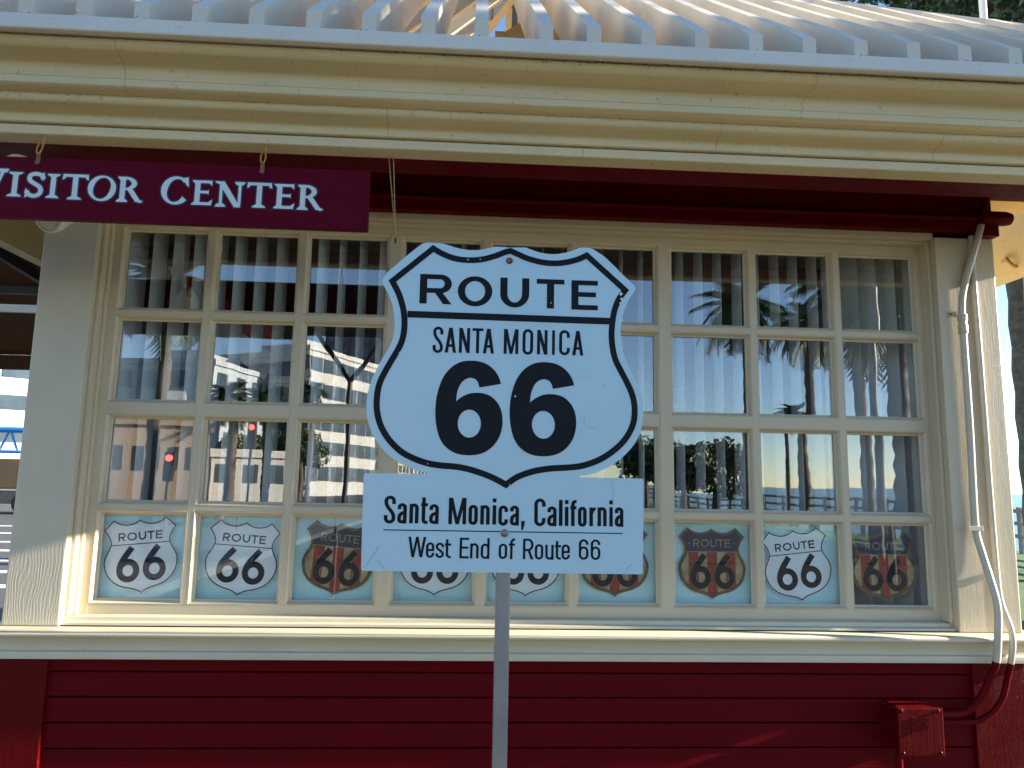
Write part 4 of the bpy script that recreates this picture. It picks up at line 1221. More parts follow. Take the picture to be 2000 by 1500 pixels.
def white_placard(name_loc, tilt, label):
    root = empty("shield_placard", name_loc)
    tag(root, label, "placard", "shield placards along the bottom row of panes")
    p = MB().plate(grow_poly(SHIELD, 0.004), 0.0, 0.0012).build("shield", 'sticker_white', root, loc=name_loc)
    m = MB()
    for q in ribbon(SHIELD, 0.0036, 0.0036, True):
        m.add([(a, -0.0004, b) for a, b in q], [(0, 1, 2, 3)])
    letters(m, [('poly', [(-0.088, 0.0345), (0.088, 0.0345), (0.088, 0.0372), (-0.088, 0.0372)])], -0.0005)
    b1 = m.build("shield_line", 'sticker_ink', p, loc=name_loc)
    m = MB(); letters(m, route_word(-0.066, 0.066, 0.047, 0.072, 0.0045), -0.0004)
    b2 = m.build("lettering", 'sticker_ink', p, loc=name_loc)
    m = MB()
    for x in (-0.0735, 0.0055):
        letters(m, hw_six(x, -0.078, 0.069, 0.106, 0.0185), -0.0004)
    b3 = m.build("route_number", 'sticker_ink', p, loc=name_loc)
    root.rotation_euler = (0, R(-tilt), 0)
    return root
def flag_placard(name_loc, tilt, label):
    root = empty("shield_placard", name_loc)
    tag(root, label, "placard", "shield placards along the bottom row of panes")
    p = MB().plate(grow_poly(SHIELD, 0.001), 0.0, 0.0016).build("shield", 'bronze', root, loc=name_loc)
    inner = shrink(SHIELD, 0.0075)
    MB().plate(inner, -0.0006, -0.0002).build("striped_field", 'flag', p, loc=name_loc)
    m = MB()
    for q in ribbon(inner, 0.0016, 0.0016, True):
        m.add([(a, -0.0013, b) for a, b in q], [(0, 1, 2, 3)])
    for q in ribbon(shrink(SHIELD, 0.003), 0.001, 0.001, True):
        m.add([(a, -0.0004, b) for a, b in q], [(0, 1, 2, 3)])
    m.build("shield_line", 'sticker_ink', p, loc=name_loc)
    hd = clip_above(shrink(SHIELD, 0.0085), 0.0360)
    MB().plate(hd, -0.0012, -0.0007).build("navy_header", 'tin_navy', p, loc=name_loc)
    m = MB(); letters(m, [('poly', [(-0.082, 0.0345), (0.082, 0.0345), (0.082, 0.0368), (-0.082, 0.0368)])], -0.0014)
    letters(m, route_word(-0.060, 0.060, 0.050, 0.075, 0.0034), -0.0014)
    for x in (-0.074, 0.074):
        letters(m, [('poly', [(x - .002, .060), (x + .002, .060), (x + .002, .064), (x - .002, .064)])], -0.0014)
    m.build("lettering", 'tin_gold', p, loc=name_loc)
    m, g = MB(), MB()
    for x in (-0.0735, 0.0045):
        letters(g, hw_six(x, -0.082, 0.070, 0.110, 0.0215), -0.0014)
        letters(m, hw_six(x + .001, -0.081, 0.068, 0.108, 0.0190), -0.0018)
    g.build("number_outline", 'tin_gold', p, loc=name_loc)
    m.build("route_number", 'sticker_ink', p, loc=name_loc)
    root.rotation_euler = (0, R(-tilt), 0)
    return root
zc = ROWZ[3] - PH / 2
PL = [('w', -0.010, 0.000, 5.5, "leftmost white Route 66 shield placard tilted left in the bottom left pane"),
      ('w', 0.006, -0.004, -4.0, "white Route 66 shield placard tilted right in second pane from the left"),
      ('f', 0.010, -0.002, -4.5, "worn striped Route 66 shield placard half covered by the big sign's left edge"),
      ('w', 0.004, 0.002, 0.0, "white shield placard showing only its lower half left of the aluminium post"),
      ('w', 0.000, 0.002, 0.5, "white shield placard right behind the aluminium post under the big sign"),
      ('f', -0.006, 0.002, 0.0, "worn striped shield placard peeping out under the big sign's right corner"),
      ('f', 0.002, -0.002, 0.0, "worn striped Route 66 shield placard upright just right of the big sign"),
      ('w', -0.008, -0.004, 6.5, "white Route 66 shield placard tilted left between two striped ones"),
      ('f', -0.010, -0.004, 0.5, "worn striped Route 66 shield placard in the rightmost pane with no paper behind")]
for c, (k, dx, dz, tl, lab) in enumerate(PL):
    loc = (COLX[c] + PW / 2 + dx, 0.0085, zc + dz)
    root = (white_placard if k == 'w' else flag_placard)(loc, tl, lab)
    if c < 8:
        sh = MB().bev(COLX[c] - 0.012, COLX[c] + PW + 0.012, 0.0145 + 0.0006 * (c % 2), 0.0149 + 0.0006 * (c % 2), ROWZ[3] - PH - 0.01, ROWZ[3] + 0.012, 0.0001).build("backing_sheet", 'sheet')
        tag(sh, ["pale cyan paper sheet behind the bottom left pane's placard", "pale cyan paper sheet behind the second bottom pane from the left",
                 "pale cyan paper sheet behind the striped placard left of the big sign", "pale cyan paper sheet in the bottom pane left of the aluminium post",
                 "pale cyan paper sheet in the bottom pane behind the aluminium post", "pale cyan paper sheet behind the striped placard under the sign's right corner",
                 "pale cyan paper sheet behind the upright striped placard right of the sign", "pale cyan paper sheet behind the tilted white placard second from right"][c], "paper sheet", "paper sheets behind the bottom panes")

# ------------------------------------------------------------------ conduits, straps and the junction box at the right corner
def smooth_path(pts, n=6):
    P = [Vector(p) for p in pts]
    out = []
    for i in range(len(P) - 1):
        p0, p1, p2, p3 = P[max(i - 1, 0)], P[i], P[i + 1], P[min(i + 2, len(P) - 1)]
        for j in range(n):
            t = j / n
            out.append(0.5 * ((2 * p1) + (p2 - p0) * t + (2 * p0 - 5 * p1 + 4 * p2 - p3) * t * t + (3 * p1 - p0 - 3 * p2 + p3) * t**3))
    out.append(P[-1])
    return out
CA = [(1.695, -.13, 2.602), (1.667, -.126, 2.489), (1.637, -.120, 2.388), (1.598, -.112, 2.262), (1.586, -.112, 2.193), (1.585, -.112, 2.098), (1.585, -.112, 1.818), (1.582, -.112, 1.647), (1.578, -.116, 1.486), (1.583, -.130, 1.411), (1.586, -.150, 1.346), (1.589, -.172, 1.258), (1.582, -.174, 1.169), (1.576, -.168, 1.098), (1.568, -.150, 1.051), (1.548, -.140, .999), (1.512, -.133, .955), (1.465, -.132, .940), (1.375, -.132, .938)]
CB = [(1.638, -.107, 2.440), (1.637, -.107, 2.278), (1.639, -.107, 2.068), (1.640, -.107, 1.819), (1.640, -.107, 1.648), (1.641, -.107, 1.487), (1.641, -.110, 1.341), (1.634, -.128, 1.264), (1.634, -.158, 1.198), (1.632, -.167, 1.149), (1.625, -.162, 1.092), (1.622, -.150, 1.052), (1.608, -.140, .987), (1.578, -.130, .941), (1.534, -.126, .917), (1.467, -.125, .914), (1.375, -.125, .915)]
def conduit(pts, rad, cuts, label):
    root = empty("conduit", pts[-1])
    tag(root, label, "conduit", "painted electrical conduits on the right corner")
    path = smooth_path(pts, 6)
    cream = [p for p in path if cuts[0] <= p.z <= cuts[1]]
    low = [p for p in path if p.z <= cuts[0]]
    top = [p for p in path if p.z >= cuts[1]]
    MB().tube(cream, rad, 14).build("upper_pipe", 'conduit_cream', root, smooth=60)
    MB().tube([cream[-1]] + low, rad, 14).build("lower_pipe", 'red', root, smooth=60)
    if len(top) > 1:
        MB().tube(top + [cream[0]], rad, 14).build("top_pipe", 'red', root, smooth=60)
    return root
M['conduit_cream'] = plain("conduit_cream_paint", (0.50, 0.455, 0.36), 0.32, var=0.08, vscale=20, bump_s=0.06, bump_scale=90)
ca = conduit(CA, 0.0108, (1.098, 2.489), "cream conduit bending out of the soffit down to the maroon box, nearer the window")
MB().bev(1.548, 1.574, -0.1005, -0.097, 2.164, 2.182, 0.0008).build("pipe_strap", 'cream_v', ca)
MB().lathe([(0.0125, 0.0), (0.0145, 0.003), (0.0145, 0.030), (0.0125, 0.033), (0.0125, 0.042), (0.0150, 0.044), (0.0150, 0.052), (0.0130, 0.054), (0.0150, 0.057), (0.0150, 0.064), (0.0118, 0.067)], (1.585, -0.112, 2.105), 'z', 18).build("coupling", 'cream_v', ca, smooth=35)
MB().lathe([(0.004, 0), (0.004, -0.002), (0.002, -0.003), (0.0003, -0.0031)], (1.554, -0.1005, 2.173), 'y', 10).build("screw", 'rust_bolt', ca, smooth=40)
MB().bev(1.545, 1.594, -0.1295, -0.1265, 1.478, 1.492, 0.0008).build("pipe_strap", 'cream_v', ca)
cb = conduit(CB, 0.0088, (1.092, 2.50), "thinner cream conduit running beside the corner trim, nearer the outer edge")
MB().lathe([(0.0095, 0.0), (0.0108, 0.002), (0.0108, 0.020), (0.0095, 0.022)], (1.640, -0.107, 1.335), 'z', 16).build("coupling", 'cream_v', cb, smooth=35)

jb = empty("junction_box", (1.31, -0.15, 0.84))
tag(jb, "square maroon junction box on the lapped boards at the lower right", "junction box")
body = MB().bev(1.250, 1.374, -0.186, -0.099, 0.850, 0.968, 0.003).build("box_body", 'red_v', jb)
cover = MB().bev(1.2435, 1.3795, -0.203, -0.1865, 0.8445, 0.976, 0.003).build("cover_plate", 'red_v', jb)
m = MB()
for a, b in (((1.284, 0.949), (1.330, 0.949)), ((1.284, 0.949), (1.284, 0.905)), ((1.292, 0.938), (1.305, 0.930)), ((1.292, 0.928), (1.302, 0.920)), ((1.318, 0.920), (1.325, 0.938)), ((1.325, 0.938), (1.333, 0.920)), ((1.330, 0.949), (1.342, 0.944))):
    m.bar((a[0], -0.2032, a[1]), (b[0], -0.2032, b[1]), 0.0022, 0.0022)
m.build("embossed_mark", 'red_v', cover)
for x, z in ((1.255, 0.853), (1.366, 0.854), (1.255, 0.968), (1.366, 0.968)):
    MB().lathe([(0.0045, 0), (0.0045, -0.002), (0.003, -0.0035), (0.0004, -0.0038)], (x, -0.203, z), 'y', 12).build("screw", 'red_v', jb, smooth=40)
MB().lathe([(0.009, 0.0), (0.009, -0.003), (0.006, -0.004), (0.006, -0.001), (0.0005, -0.001)], (1.2498, -0.145, 0.935), 'x', 14).build("knockout", 'red_v', jb, smooth=40)
MB().tube([(1.272, -0.150, 0.851), (1.272, -0.150, 0.05)], 0.0105, 14).build("riser_pipe", 'red', jb, smooth=60)
MB().bev(1.262, 1.36, -0.184, -0.101, 0.9683, 0.9705, 0.0008).build("box_lid_edge", 'red_v', jb)

# vent pipe standing on the roof
vp = MB().tube([(1.86, 0.05, 2.9), (1.865, 0.05, 3.3), (1.875, 0.05, 4.6)], 0.0125, 14).build("vent_pipe", 'white_metal', None, smooth=60, at=(1.86, 0.05, 2.9))
tag(vp, "thin white vent pipe rising through the slatted roof at the right", "pipe")

# ------------------------------------------------------------------ inside the kiosk
tp = empty("hanging_shield_poster", (0.92, 1.1, 1.4))
tag(tp, "teal Route 66 shield poster hanging inside, seen through the right-hand panes", "poster")
loc = (0.93, 1.1, 1.93)
pz = [(x * 1.25, z * 1.6) for x, z in SHIELD]
b = MB().plate(pz, 0.0, 0.004).build("shield", 'teal', tp, loc=loc)
m = MB(); letters(m, route_word(-0.085, 0.085, 0.02, 0.055, 0.007), -0.001)
for x in (-0.085, 0.01):
    letters(m, hw_six(x, -0.10, 0.075, 0.10, 0.018), -0.001)
for q in ribbon([(x * 0.9, z * 0.9) for x, z in pz], 0.004, 0.004, True):
    m.add([(a, -0.001, c) for a, c in q], [(0, 1, 2, 3)])
m.build("lettering", 'teal_pale', b, loc=loc)
tag(MB().bev(1.05, 1.62, 1.70, 1.72, 2.05, 2.50, 0.002).build("wall_banner", 'banner_red'), "large red banner hanging inside behind the upper right panes", "banner")
def slant(name, pts, y, mat):
    return MB().plate(pts, y, y + 0.01).build(name, mat)
tag(slant("slanted_banner", [(-1.16, 2.30), (-1.10, 2.36), (-0.72, 2.14), (-0.78, 2.06)], 0.40, 'banner_red'), "slanting red banner strip inside behind the upper left panes", "banner")
tag(slant("slanted_banner", [(-1.10, 2.22), (-1.12, 2.30), (-0.74, 2.055), (-0.78, 1.96)], 0.385, 'banner_white'), "slanting white banner strip below the red one inside the upper left panes", "banner")
ct = empty("counter", (0.2, 1.9, 0.06))
tag(ct, "dark wooden service counter inside the kiosk behind the blind", "counter")
MB().bev(-1.1, 1.4, 1.75, 2.25, 1.0, 1.05, 0.004).build("counter_top", 'beam', ct)
MB().bev(-1.05, 1.35, 1.80, 2.2, 0.06, 0.999, 0.004).build("counter_front", 'interior', ct)

# ------------------------------------------------------------------ brown awning on the left side of the kiosk
aw = empty("side_awning", (-2.6, 1.4, 2.3))
tag(aw, "dark brown canvas awning with white frame bar left of the corner post", "awning")
MB().add([(-6.5, 0.15, 2.98), (-1.36, 0.15, 2.98), (-1.36, 3.1, 2.47), (-6.5, 3.1, 2.47), (-6.5, 0.15, 3.0), (-1.36, 0.15, 3.0), (-1.36, 3.1, 2.49), (-6.5, 3.1, 2.49)],
         [(0, 3, 2, 1), (4, 5, 6, 7), (0, 1, 5, 4), (1, 2, 6, 5), (2, 3, 7, 6), (3, 0, 4, 7)]).build("canvas", 'awning', aw)
MB().box(-6.5, -1.36, 3.09, 3.11, 2.36, 2.468).build("valance", 'awning', aw)
MB().bar((-6.5, 1.0, 2.352), (-1.36, 1.0, 2.345), 0.022, 0.034).build("frame_bar", 'white_metal', aw)
MB().bar((-6.5, 1.9, 2.66), (-1.36, 1.9, 2.66), 0.03, 0.05).build("frame_bar", 'black', aw)
MB().bar((-2.6, 0.5, 2.88), (-2.2, 3.08, 2.44), 0.03, 0.05).build("frame_bar", 'black', aw)

# ------------------------------------------------------------------ trees
def leaf_material(name, a, b, rough=0.35):
    m = bpy.data.materials.new(name)
    nt, N, L, bs = nodes_of(m)
    L.new(ramp(nt, noise(nt, world_coord(nt), 3.0, 4, 0.7), [(0.3, a), (0.7, b)]), bs.inputs["Base Color"])
    bs.inputs["Roughness"].default_value = rough
    return m
M['ficus'] = leaf_material("glossy_dark_leaf", (0.018, 0.040, 0.010), (0.055, 0.095, 0.022), 0.28)
M['leaf'] = leaf_material("tree_leaf", (0.025, 0.050, 0.014), (0.06, 0.09, 0.025), 0.5)
M['palm_leaf'] = leaf_material("palm_leaf", (0.035, 0.060, 0.016), (0.085, 0.11, 0.035), 0.45)
M['dry_leaf'] = leaf_material("dry_palm_leaf", (0.16, 0.10, 0.045), (0.26, 0.18, 0.09), 0.7)
M['palm_trunk'] = plain("palm_trunk_bark", (0.13, 0.10, 0.075), 0.9, var=0.5, vscale=9, bump_s=0.8, bump_scale=30)
M['bark'] = plain("tree_bark", (0.10, 0.075, 0.05), 0.9, var=0.4, vscale=12, bump_s=0.7, bump_scale=25)

def leafy_crown(clumps, count, size, seed):
    g = random.Random(seed)
    m = MB()
    tot = sum(c[3] ** 2 for c in clumps)
    for cx, cy, cz, r in clumps:
        for _ in range(int(count * r * r / tot)):
            d = Vector((g.gauss(0, 1), g.gauss(0, 1), g.gauss(0, 1))).normalized()
            rr = r * (0.55 + 0.5 * g.random() ** 0.5)
            p = Vector((cx, cy, cz)) + Vector((d.x, d.y, d.z * 0.85)) * rr
            n = (d + Vector((g.gauss(0, .6), g.gauss(0, .6), g.gauss(0, .6) + .3))).normalized()
            t = n.cross(Vector((g.gauss(0, 1), g.gauss(0, 1), g.gauss(0, 1)))).normalized()
            s = n.cross(t)
            l = size * g.uniform(0.7, 1.3)
            w = l * 0.24
            m.add([p - t * l * .5, p - t * l * .1 + s * w + n * w * .3, p + t * l * .5, p - t * l * .1 - s * w + n * w * .3], [(0, 1, 2), (0, 2, 3)])
    return m

def broad_tree(name, base, height, radius, count, leafsize, seed, label, mat='leaf', group=None):
    g = random.Random(seed)
    root = empty(name, base)
    tag(root, label, "tree", group)
    bx, by, bz_ = base
    th = height - radius * 1.2
    MB().tube([(bx, by, bz_ - 0.1), (bx + .05, by, bz_ + th * .5), (bx, by + .05, bz_ + th), (bx, by, bz_ + th + radius * .5)], [radius * .12, radius * .09, radius * .07, radius * .03], 10).build("trunk", 'bark', root, smooth=60)
    clumps = []
    for i in range(16):
        a = g.uniform(0, 6.283); e = g.uniform(-.5, 1.0)
        rr = radius * g.uniform(.35, .75)
        c = (bx + math.cos(a) * rr * math.cos(e), by + math.sin(a) * rr * math.cos(e), bz_ + height - radius + math.sin(e) * rr, radius * g.uniform(.30, .48))
        clumps.append(c)
        MB().tube([(bx, by, bz_ + th * .8), ((bx + c[0]) / 2, (by + c[1]) / 2, (bz_ + th + c[2]) / 2), c[:3]], [radius * .05, radius * .03, radius * .012], 6).build("limb", 'bark', root, smooth=60) if i < 6 else None
    leafy_crown(clumps, count, leafsize, seed + 1).build("crown", mat, root)
    return root

broad_tree("ficus_tree", (8.6, 5.9, 0.0), 13.6, 4.9, 64000, 0.15, 5, "dense glossy dark green tree rising behind the slatted roof at upper right", 'ficus')

def frond_mesh(length, droop, seed):
    g = random.Random(seed)
    m = MB()
    n = 14
    sp = []
    for i in range(n + 1):
        t = i / n
        sp.append(Vector((length * (t - 0.12 * t * t * droop), 0, length * (0.42 * t - (0.55 + .45 * droop) * t * t))))
    m.tube(sp, [0.035 * (1 - .8 * i / n) for i in range(n + 1)], 5)
    for i in range(1, n):
        for sub in (0, .5):
            j = min(i + 1, n)
            p = sp[i].lerp(sp[j], sub)
            d = (sp[j] - sp[i - 1]).normalized()
            for s in (-1, 1):
                ll = length * 0.26 * (0.55 + 0.9 * math.sin(math.pi * min(1, (i + sub) / n * .92 + .06))) * g.uniform(.85, 1.1)
                tip = p + d * ll * .62 + Vector((0, s * ll * .70, -ll * g.uniform(.08, .4)))
                w = d * 0.035
                m.add([p - w, p + w, tip], [(0, 1, 2)])
    return m
_fr = None
def palm(base, height, crown_r, trunk_r, label, seed, group="palms in the park", lean=(0, 0)):
    global _fr
    g = random.Random(seed)
    root = empty("palm_tree", base)
    tag(root, label, "palm", group)
    bx, by, bz_ = base
    pts, rads = [], []
    n = 26
    for i in range(n + 1):
        t = i / n
        pts.append((bx + lean[0] * t * t, by + lean[1] * t * t, bz_ - 0.15 + (height + .15) * t))
        rads.append(trunk_r * (1.12 - 0.22 * t) * (1 + 0.09 * (1 if i % 2 else -1)) * (1.35 if t > .93 else 1))
    MB().tube(pts, rads, 12).build("trunk", 'palm_trunk', root, smooth=30)
    if _fr is None:
        _fr = [frond_mesh(1.0, d, 40 + i).build("frond_source", 'palm_leaf') for i, d in enumerate((0.5, 1.0, 1.6))]
        for o in _fr:
            COL.objects.unlink(o)
    top = Vector(pts[-1])
    nf = 34
    for i in range(nf):
        src = _fr[i % 3]
        o = src.copy()
        o.name = "frond"
        COL.objects.link(o)
        o.location = top + Vector((0, 0, 0.1))
        pitch = -1.05 + 1.75 * (i / nf)
        o.rotation_euler = (g.uniform(-.2, .2), pitch, i * 2.39996 + g.uniform(-.2, .2))
        k = crown_r * g.uniform(.85, 1.12)
        o.scale = (k, k, k)
        o.parent = root
        o.matrix_parent_inverse = parent_inv(root)
        if pitch > 0.45:
            if "dry" not in src.data.name:
                pass
    return root
def plan(bearing, dist, toward=-1):
    """ground position at a bearing (degrees right of straight out from the facade) from a point behind the window"""
    a = R(bearing)
    return (dist * math.sin(a), (2.3113 if toward < 0 else -2.3113) + toward * dist * math.cos(a), 0.0)
palm(plan(21.05, 38), 10.6, 2.5, 0.24, "tall palm mirrored with its whole crown across the seventh and eighth window columns", 1)
palm(plan(25.6, 33), 8.4, 1.7, 0.20, "shorter palm mirrored half hidden behind the tall one in the eighth column", 2)
palm(plan(29.5, 20), 6.6, 2.1, 0.15, "slim palm mirrored on the left of the rightmost window column", 3)
palm(plan(31.9, 19), 6.3, 2.2, 0.23, "stout palm mirrored on the right of the rightmost window column", 4)
palm(plan(24.4, 36), 4.9, 0.9, 0.10, "small young palm mirrored low in the eighth window column", 5)
palm(plan(-18.4, 34), 5.0, 1.25, 0.20, "left of two palms mirrored before the white building in second column", 6)
palm(plan(-15.9, 36), 5.2, 1.2, 0.18, "right of two palms mirrored before the white building in second column", 7)
palm(plan(-23.2, 17), 5.6, 1.3, 0.13, "palm mirrored with drooping fronds in the first window column", 8)
palm(plan(-12.8, 45), 6.4, 1.1, 0.18, "small dark palm mirrored at the left of the third window column", 9)
palm(plan(38.95, 16.5, 1), 11.5, 2.3, 0.165, "dark palm trunk standing against the bright sky right of the corner post", 10)
palm((11.0, -1.25, 0.0), 5.95, 0.95, 0.15, "unseen short palm added right of the kiosk to shade the eaves", 13)  # added out of view; its crown keeps sun off eaves and slat ends
palm(plan(2.9, 14.0, 1), 14.0, 2.0, 0.20, "palm trunk glimpsed between the roof slats near the middle", 11)
palm(plan(-1.2, 30.0, 1), 19.5, 2.2, 0.20, "far palm crown glimpsed between the roof slats left of the trunk", 12)
for i, (b, d, h, r, lab) in enumerate([(16.2, 40, 4.6, 2.0, "dark bushy tree mirrored left in the lower seventh window column"), (18.6, 44, 5.2, 2.4, "dark bushy tree mirrored right in the lower seventh window column"),
                                       (13.6, 46, 5.0, 2.2, "bushy tree mirrored beside the big sign's right edge"), (-17.5, 52, 5.0, 2.2, "dark street tree mirrored in the lower second window column"),
                                       (-13.5, 56, 6.0, 2.4, "dark street tree mirrored in the lower third window column")]):
    broad_tree("bushy_tree", plan(b, d), h, r, 2600, 0.42, 20 + i, lab, 'leaf', "bushy trees seen in the window reflection")

# ------------------------------------------------------------------ buildings
M['bld_white'] = plain("white_render", (0.52, 0.51, 0.48), 0.7, var=0.06, vscale=0.3)
M['bld_grey'] = plain("grey_render", (0.42, 0.45, 0.48), 0.7, var=0.08, vscale=0.3)
M['bld_peach'] = plain("peach_render", (0.46, 0.33, 0.23), 0.75, var=0.07, vscale=0.3)
M['bld_beige'] = plain("beige_render", (0.46, 0.40, 0.28), 0.75, var=0.07, vscale=0.3)
M['bld_dark'] = plain("dark_tower_cladding", (0.035, 0.04, 0.055), 0.4, var=0.2, vscale=0.3)
M['win'] = plain("far_window_glass", (0.05, 0.07, 0.09), 0.15, var=0.3, vscale=0.8)
M['roof_tile'] = plain("clay_roof_tile", (0.16, 0.08, 0.05), 0.8, var=0.3, vscale=3)
M['blue'] = plain("bright_blue_paint", (0.02, 0.20, 0.55), 0.4)
M['orange'] = plain("orange_paint", (0.75, 0.33, 0.03), 0.5)

def building(bearing, dist, width, depth, height, wall, label, cols, rows, toward=-1, turn=0.0, wfrac=(0.62, 0.55), z_first=3.0, banded=False, pent=True):
    x, y, _ = plan(bearing, dist, toward)
    root = empty("building", (0, 0, 0))
    tag(root, label, "building", None)
    MB().box(-width / 2, width / 2, 0, depth, 0, height).build("wall", wall, root)
    MB().box(-width / 2 - .2, width / 2 + .2, -.2, depth + .2, height, height + .5).build("parapet", wall, root)
    if pent:
        MB().box(-width * .2, width * .15, depth * .3, depth * .6, height + .5, height + 2.2).build("roof_plant_room", 'bld_grey', root)
    fh = (height - z_first * .3) / rows
    w0 = None
    def put(loc, rz, wmb, nm="window"):
        nonlocal w0
        if w0 is None:
            w0 = wmb.build(nm, 'win', root, loc=loc)
            w0.rotation_euler = (0, 0, rz)
        else:
            linked(w0, nm, root, loc, (0, 0, rz))
    cw = width / cols
    ww, wh = cw * wfrac[0], fh * wfrac[1]
    if banded:
        ww = cw * 0.98
    wm = MB().box(-ww / 2, ww / 2, -.06, .05, -wh / 2, wh / 2)
    for r in range(rows):
        for c in range(cols):
            put((-width / 2 + cw * (c + .5), 0, z_first * .3 + fh * (r + .5)), 0, wm)
        dcols = max(2, int(depth / cw))
        for c in range(dcols):
            put((width / 2, depth / dcols * (c + .5), z_first * .3 + fh * (r + .5)), R(90), wm)
            put((-width / 2, depth / dcols * (c + .5), z_first * .3 + fh * (r + .5)), R(-90), wm)
        if banded:
            MB().box(-width / 2 - .3, width / 2 + .3, -.35, .1, z_first * .3 + fh * r - .2, z_first * .3 + fh * r + .25).build("balcony_ledge", wall, root)
    root.location = (x, y, 0)
    face = math.atan2(-(x), (y if toward > 0 else -y))
    root.rotation_euler = (0, 0, (math.pi if toward < 0 else 0) + R(turn))
    return root
building(-16.9, 80, 13, 14, 14.4, 'bld_white', "white modern block with long window bands mirrored behind the two palms", 6, 5, banded=True, turn=22)
building(-24.0, 74, 14, 16, 12.0, 'bld_grey', "grey flat-roofed block mirrored across the first window column", 5, 4, turn=12)
building(-22.8, 46, 4.6, 6, 4.6, 'bld_peach', "peach low building with tall narrow windows mirrored in lower first column", 5, 1, turn=-20, wfrac=(.4, .36))
building(-11.5, 105, 9.0, 14, 17.5, 'bld_beige', "plain beige block mirrored left of the pale hotel in third column", 3, 5, turn=-15, wfrac=(.3, .3))
building(-8.6, 118, 8.0, 22, 18.5, 'bld_beige', "pale hotel with a grid of square windows mirrored beside the big sign", 6, 8, turn=24)
building(-9.4, 170, 15, 15, 42.0, 'bld_dark', "tall dark tower mirrored beside the big sign's left shoulder", 6, 12, turn=-10)
building(-17.0, 50, 5.0, 5, 3.0, 'bld_white', "small white house mirrored low in the second window column", 3, 1, turn=-35, pent=False)
building(-33.0, 62, 16, 16, 17.0, 'bld_white', "white apartment block far beyond the road, left of the corner post", 6, 7, 1, turn=38, wfrac=(.66, .45))
building(-30.0, 120, 60, 20, 9.0, 'bld_peach', "long low peach block mirrored down the street behind the trees", 16, 3)

# dark canopy mirrored in the top row at the left
cp = empty("street_canopy", (-2.4, -6.0, 0.0))
tag(cp, "dark flat street canopy on slanting struts mirrored in the upper left panes", "canopy")
MB().bev(-6.5, -0.95, -5.75, -5.0, 3.16, 3.44, 0.02).build("canopy_roof", 'black', cp)
for x in (-5.9, -1.35):
    MB().tube([(x, -5.4, 0.0), (x, -5.4, 2.6)], 0.025, 10).build("canopy_post", 'black', cp, smooth=60)
    for s in (-1, 1):
        MB().tube([(x, -5.4, 2.6), (x + s * .4, -5.4, 3.17)], 0.025, 10).build("canopy_strut", 'black', cp, smooth=60)
lp = empty("lamp_post", plan(30.35, 15))
tag(lp, "slim steel lamp post mirrored between the two right-hand palm trunks", "lamp post")
_x, _y, _ = plan(30.35, 15)
MB().tube([(_x, _y, 0), (_x, _y, 6.0)], [0.085, 0.06], 14).build("pole", 'black', lp, smooth=60)
MB().lathe([(0.02, 0), (0.22, 0.06), (0.26, 0.22), (0.16, 0.42), (0.02, 0.5)], (_x, _y, 6.0), 'z', 18).build("lantern", 'lamp_glass', lp, smooth=50)

# rail fence along the bluff, both ways
fence = empty("rail_fence", (14.4, 0, 0))
tag(fence, "grey timber rail fence along the bluff edge before the sea", "fence")
M['fence'] = plain("weathered_fence_timber", (0.24, 0.22, 0.19), 0.85, var=0.25, vscale=8)
p0 = None
for i in range(60):
    y = -60 + i * 2.0
    if p0 is None:
        p0 = MB().bev(-.06, .06, -.06, .06, -.2, 1.2, .01).build("fence_post", 'fence', fence, loc=(14.4, y, 0))
    else:
        linked(p0, "fence_post", fence, (14.4, y, 0))
for z in (0.45, 0.78, 1.1):
    MB().box(14.32, 14.37, -60.4, 59.0, z - .05, z + .05).build("fence_rail", 'fence', fence)

# blue arch with trusswork and the truck at the far left
ar = empty("blue_arch", plan(-31.8, 48, 1))
tag(ar, "blue steel arch with crossed trusswork over the road at far left", "arch")
ax, ay, _ = plan(-31.8, 48, 1)
def arch(z0, rise, w, rad, nm):
    MB().tube([(ax - 8 + 16 * i / 20, ay, z0 + rise * math.sin(math.pi * i / 20)) for i in range(21)], rad, 8).build(nm, 'blue', ar, smooth=60)
arch(2.9, 1.1, 8, 0.16, "arch_chord")
arch(2.3, 0.5, 8, 0.09, "arch_chord")
for i in range(16):
    t = (i + .5) / 16
    za = 2.3 + .5 * math.sin(math.pi * t); zb3 = 2.9 + 1.1 * math.sin(math.pi * (t + (0.03 if i % 2 else -.03)))
    MB().tube([(ax - 8 + 16 * t, ay, za), (ax - 8 + 16 * (t + (0.03 if i % 2 else -.03)), ay, zb3)], 0.06, 6).build("arch_strut", 'blue', ar, smooth=60)
for s in (-8, 8):
    MB().bev(ax + s - .2, ax + s + .2, ay - .2, ay + .2, 0, 3.0, .02).build("arch_leg", 'blue', ar)
MB().bev(ax - 5, ax + 5, ay - .08, ay + .08, 1.95, 2.25, .02).build("arch_board", 'orange', ar)

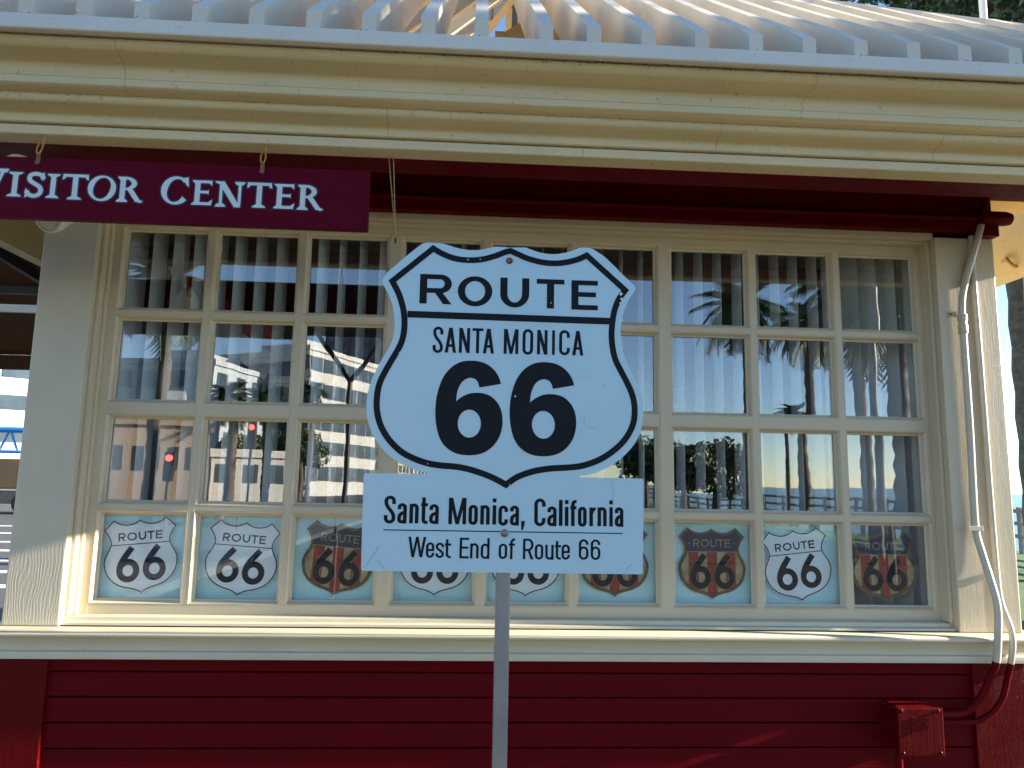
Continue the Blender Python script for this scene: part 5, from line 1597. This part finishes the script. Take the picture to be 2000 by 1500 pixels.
tr = empty("box_truck", plan(-31.5, 35, 1))
tag(tr, "brown box truck with a white stripe parked across the road at far left", "truck")
tx, ty, _ = plan(-31.5, 35, 1)
M['truck'] = plain("brown_truck_paint", (0.16, 0.085, 0.03), 0.4, var=0.15, vscale=1.5)
M['truck_low'] = plain("dusty_truck_skirt", (0.17, 0.13, 0.09), 0.6, var=0.35, vscale=2.5)
MB().bev(tx - 3.4, tx + 1.6, ty, ty + 2.2, 1.00, 2.20, .06).build("cargo_box", 'truck', tr)
MB().bev(tx - 3.42, tx + 2.4, ty - .015, ty + 2.2, 0.93, 0.995, .01).build("side_stripe", 'bld_white', tr)
MB().bev(tx - 3.4, tx + 2.5, ty + .02, ty + 2.2, 0.42, 0.925, .06).build("skirt", 'truck_low', tr)
MB().bev(tx + 1.65, tx + 2.9, ty + .05, ty + 2.15, 0.95, 1.9, .12).build("cab", 'truck', tr)
MB().box(tx + 1.9, tx + 2.6, ty + .02, ty + .06, 1.35, 1.78).build("cab_window", 'win', tr)
for wx in (-2.4, 0.55, 2.1):
    w = MB().lathe([(0.05, -.02), (0.25, -.02), (0.27, .02), (0.42, .0), (0.45, .06), (0.45, .22), (0.42, .26)], (tx + wx, ty - 0.03, 0.46), 'y', 24).build("wheel", 'black', tr, smooth=40)
    MB().lathe([(0.03, -.04), (0.2, -.03), (0.22, 0.0)], (tx + wx, ty - 0.03, 0.46), 'y', 18).build("rim", 'bolt', w, smooth=40)

# stoplights mirrored low in the left panes
for i, (b, d, h, lab) in enumerate([(-21.9, 26, 2.25, "traffic signal with red light mirrored in the lower first window column"), (-17.1, 26, 3.35, "taller traffic signal with red light mirrored in the lower second window column")]):
    px, py, _ = plan(b, d)
    ts = empty("traffic_signal", (px, py, 0))
    tag(ts, lab, "traffic signal", "traffic signals seen in the window reflection")
    MB().tube([(px, py, 0), (px, py, h - .3)], 0.05, 8).build("pole", 'black', ts, smooth=60)
    MB().bev(px - .15, px + .15, py - .12, py + .1, h - .75, h + .2, .03).build("signal_head", 'black', ts)
    me = bpy.data.materials.get("red_signal_light")
    if me is None:
        me = bpy.data.materials.new("red_signal_light")
        nt, N, L, bs = nodes_of(me)
        bs.inputs["Base Color"].default_value = (0.8, 0.02, 0.02, 1)
        bs.inputs["Emission Color"].default_value = (1, 0.03, 0.02, 1)
        bs.inputs["Emission Strength"].default_value = 9.0
    MB().lathe([(0.10, 0.0), (0.09, 0.03), (0.05, 0.05), (0.005, 0.055)], (px, py + .1, h), 'y', 16).build("red_light", me, ts, smooth=50)
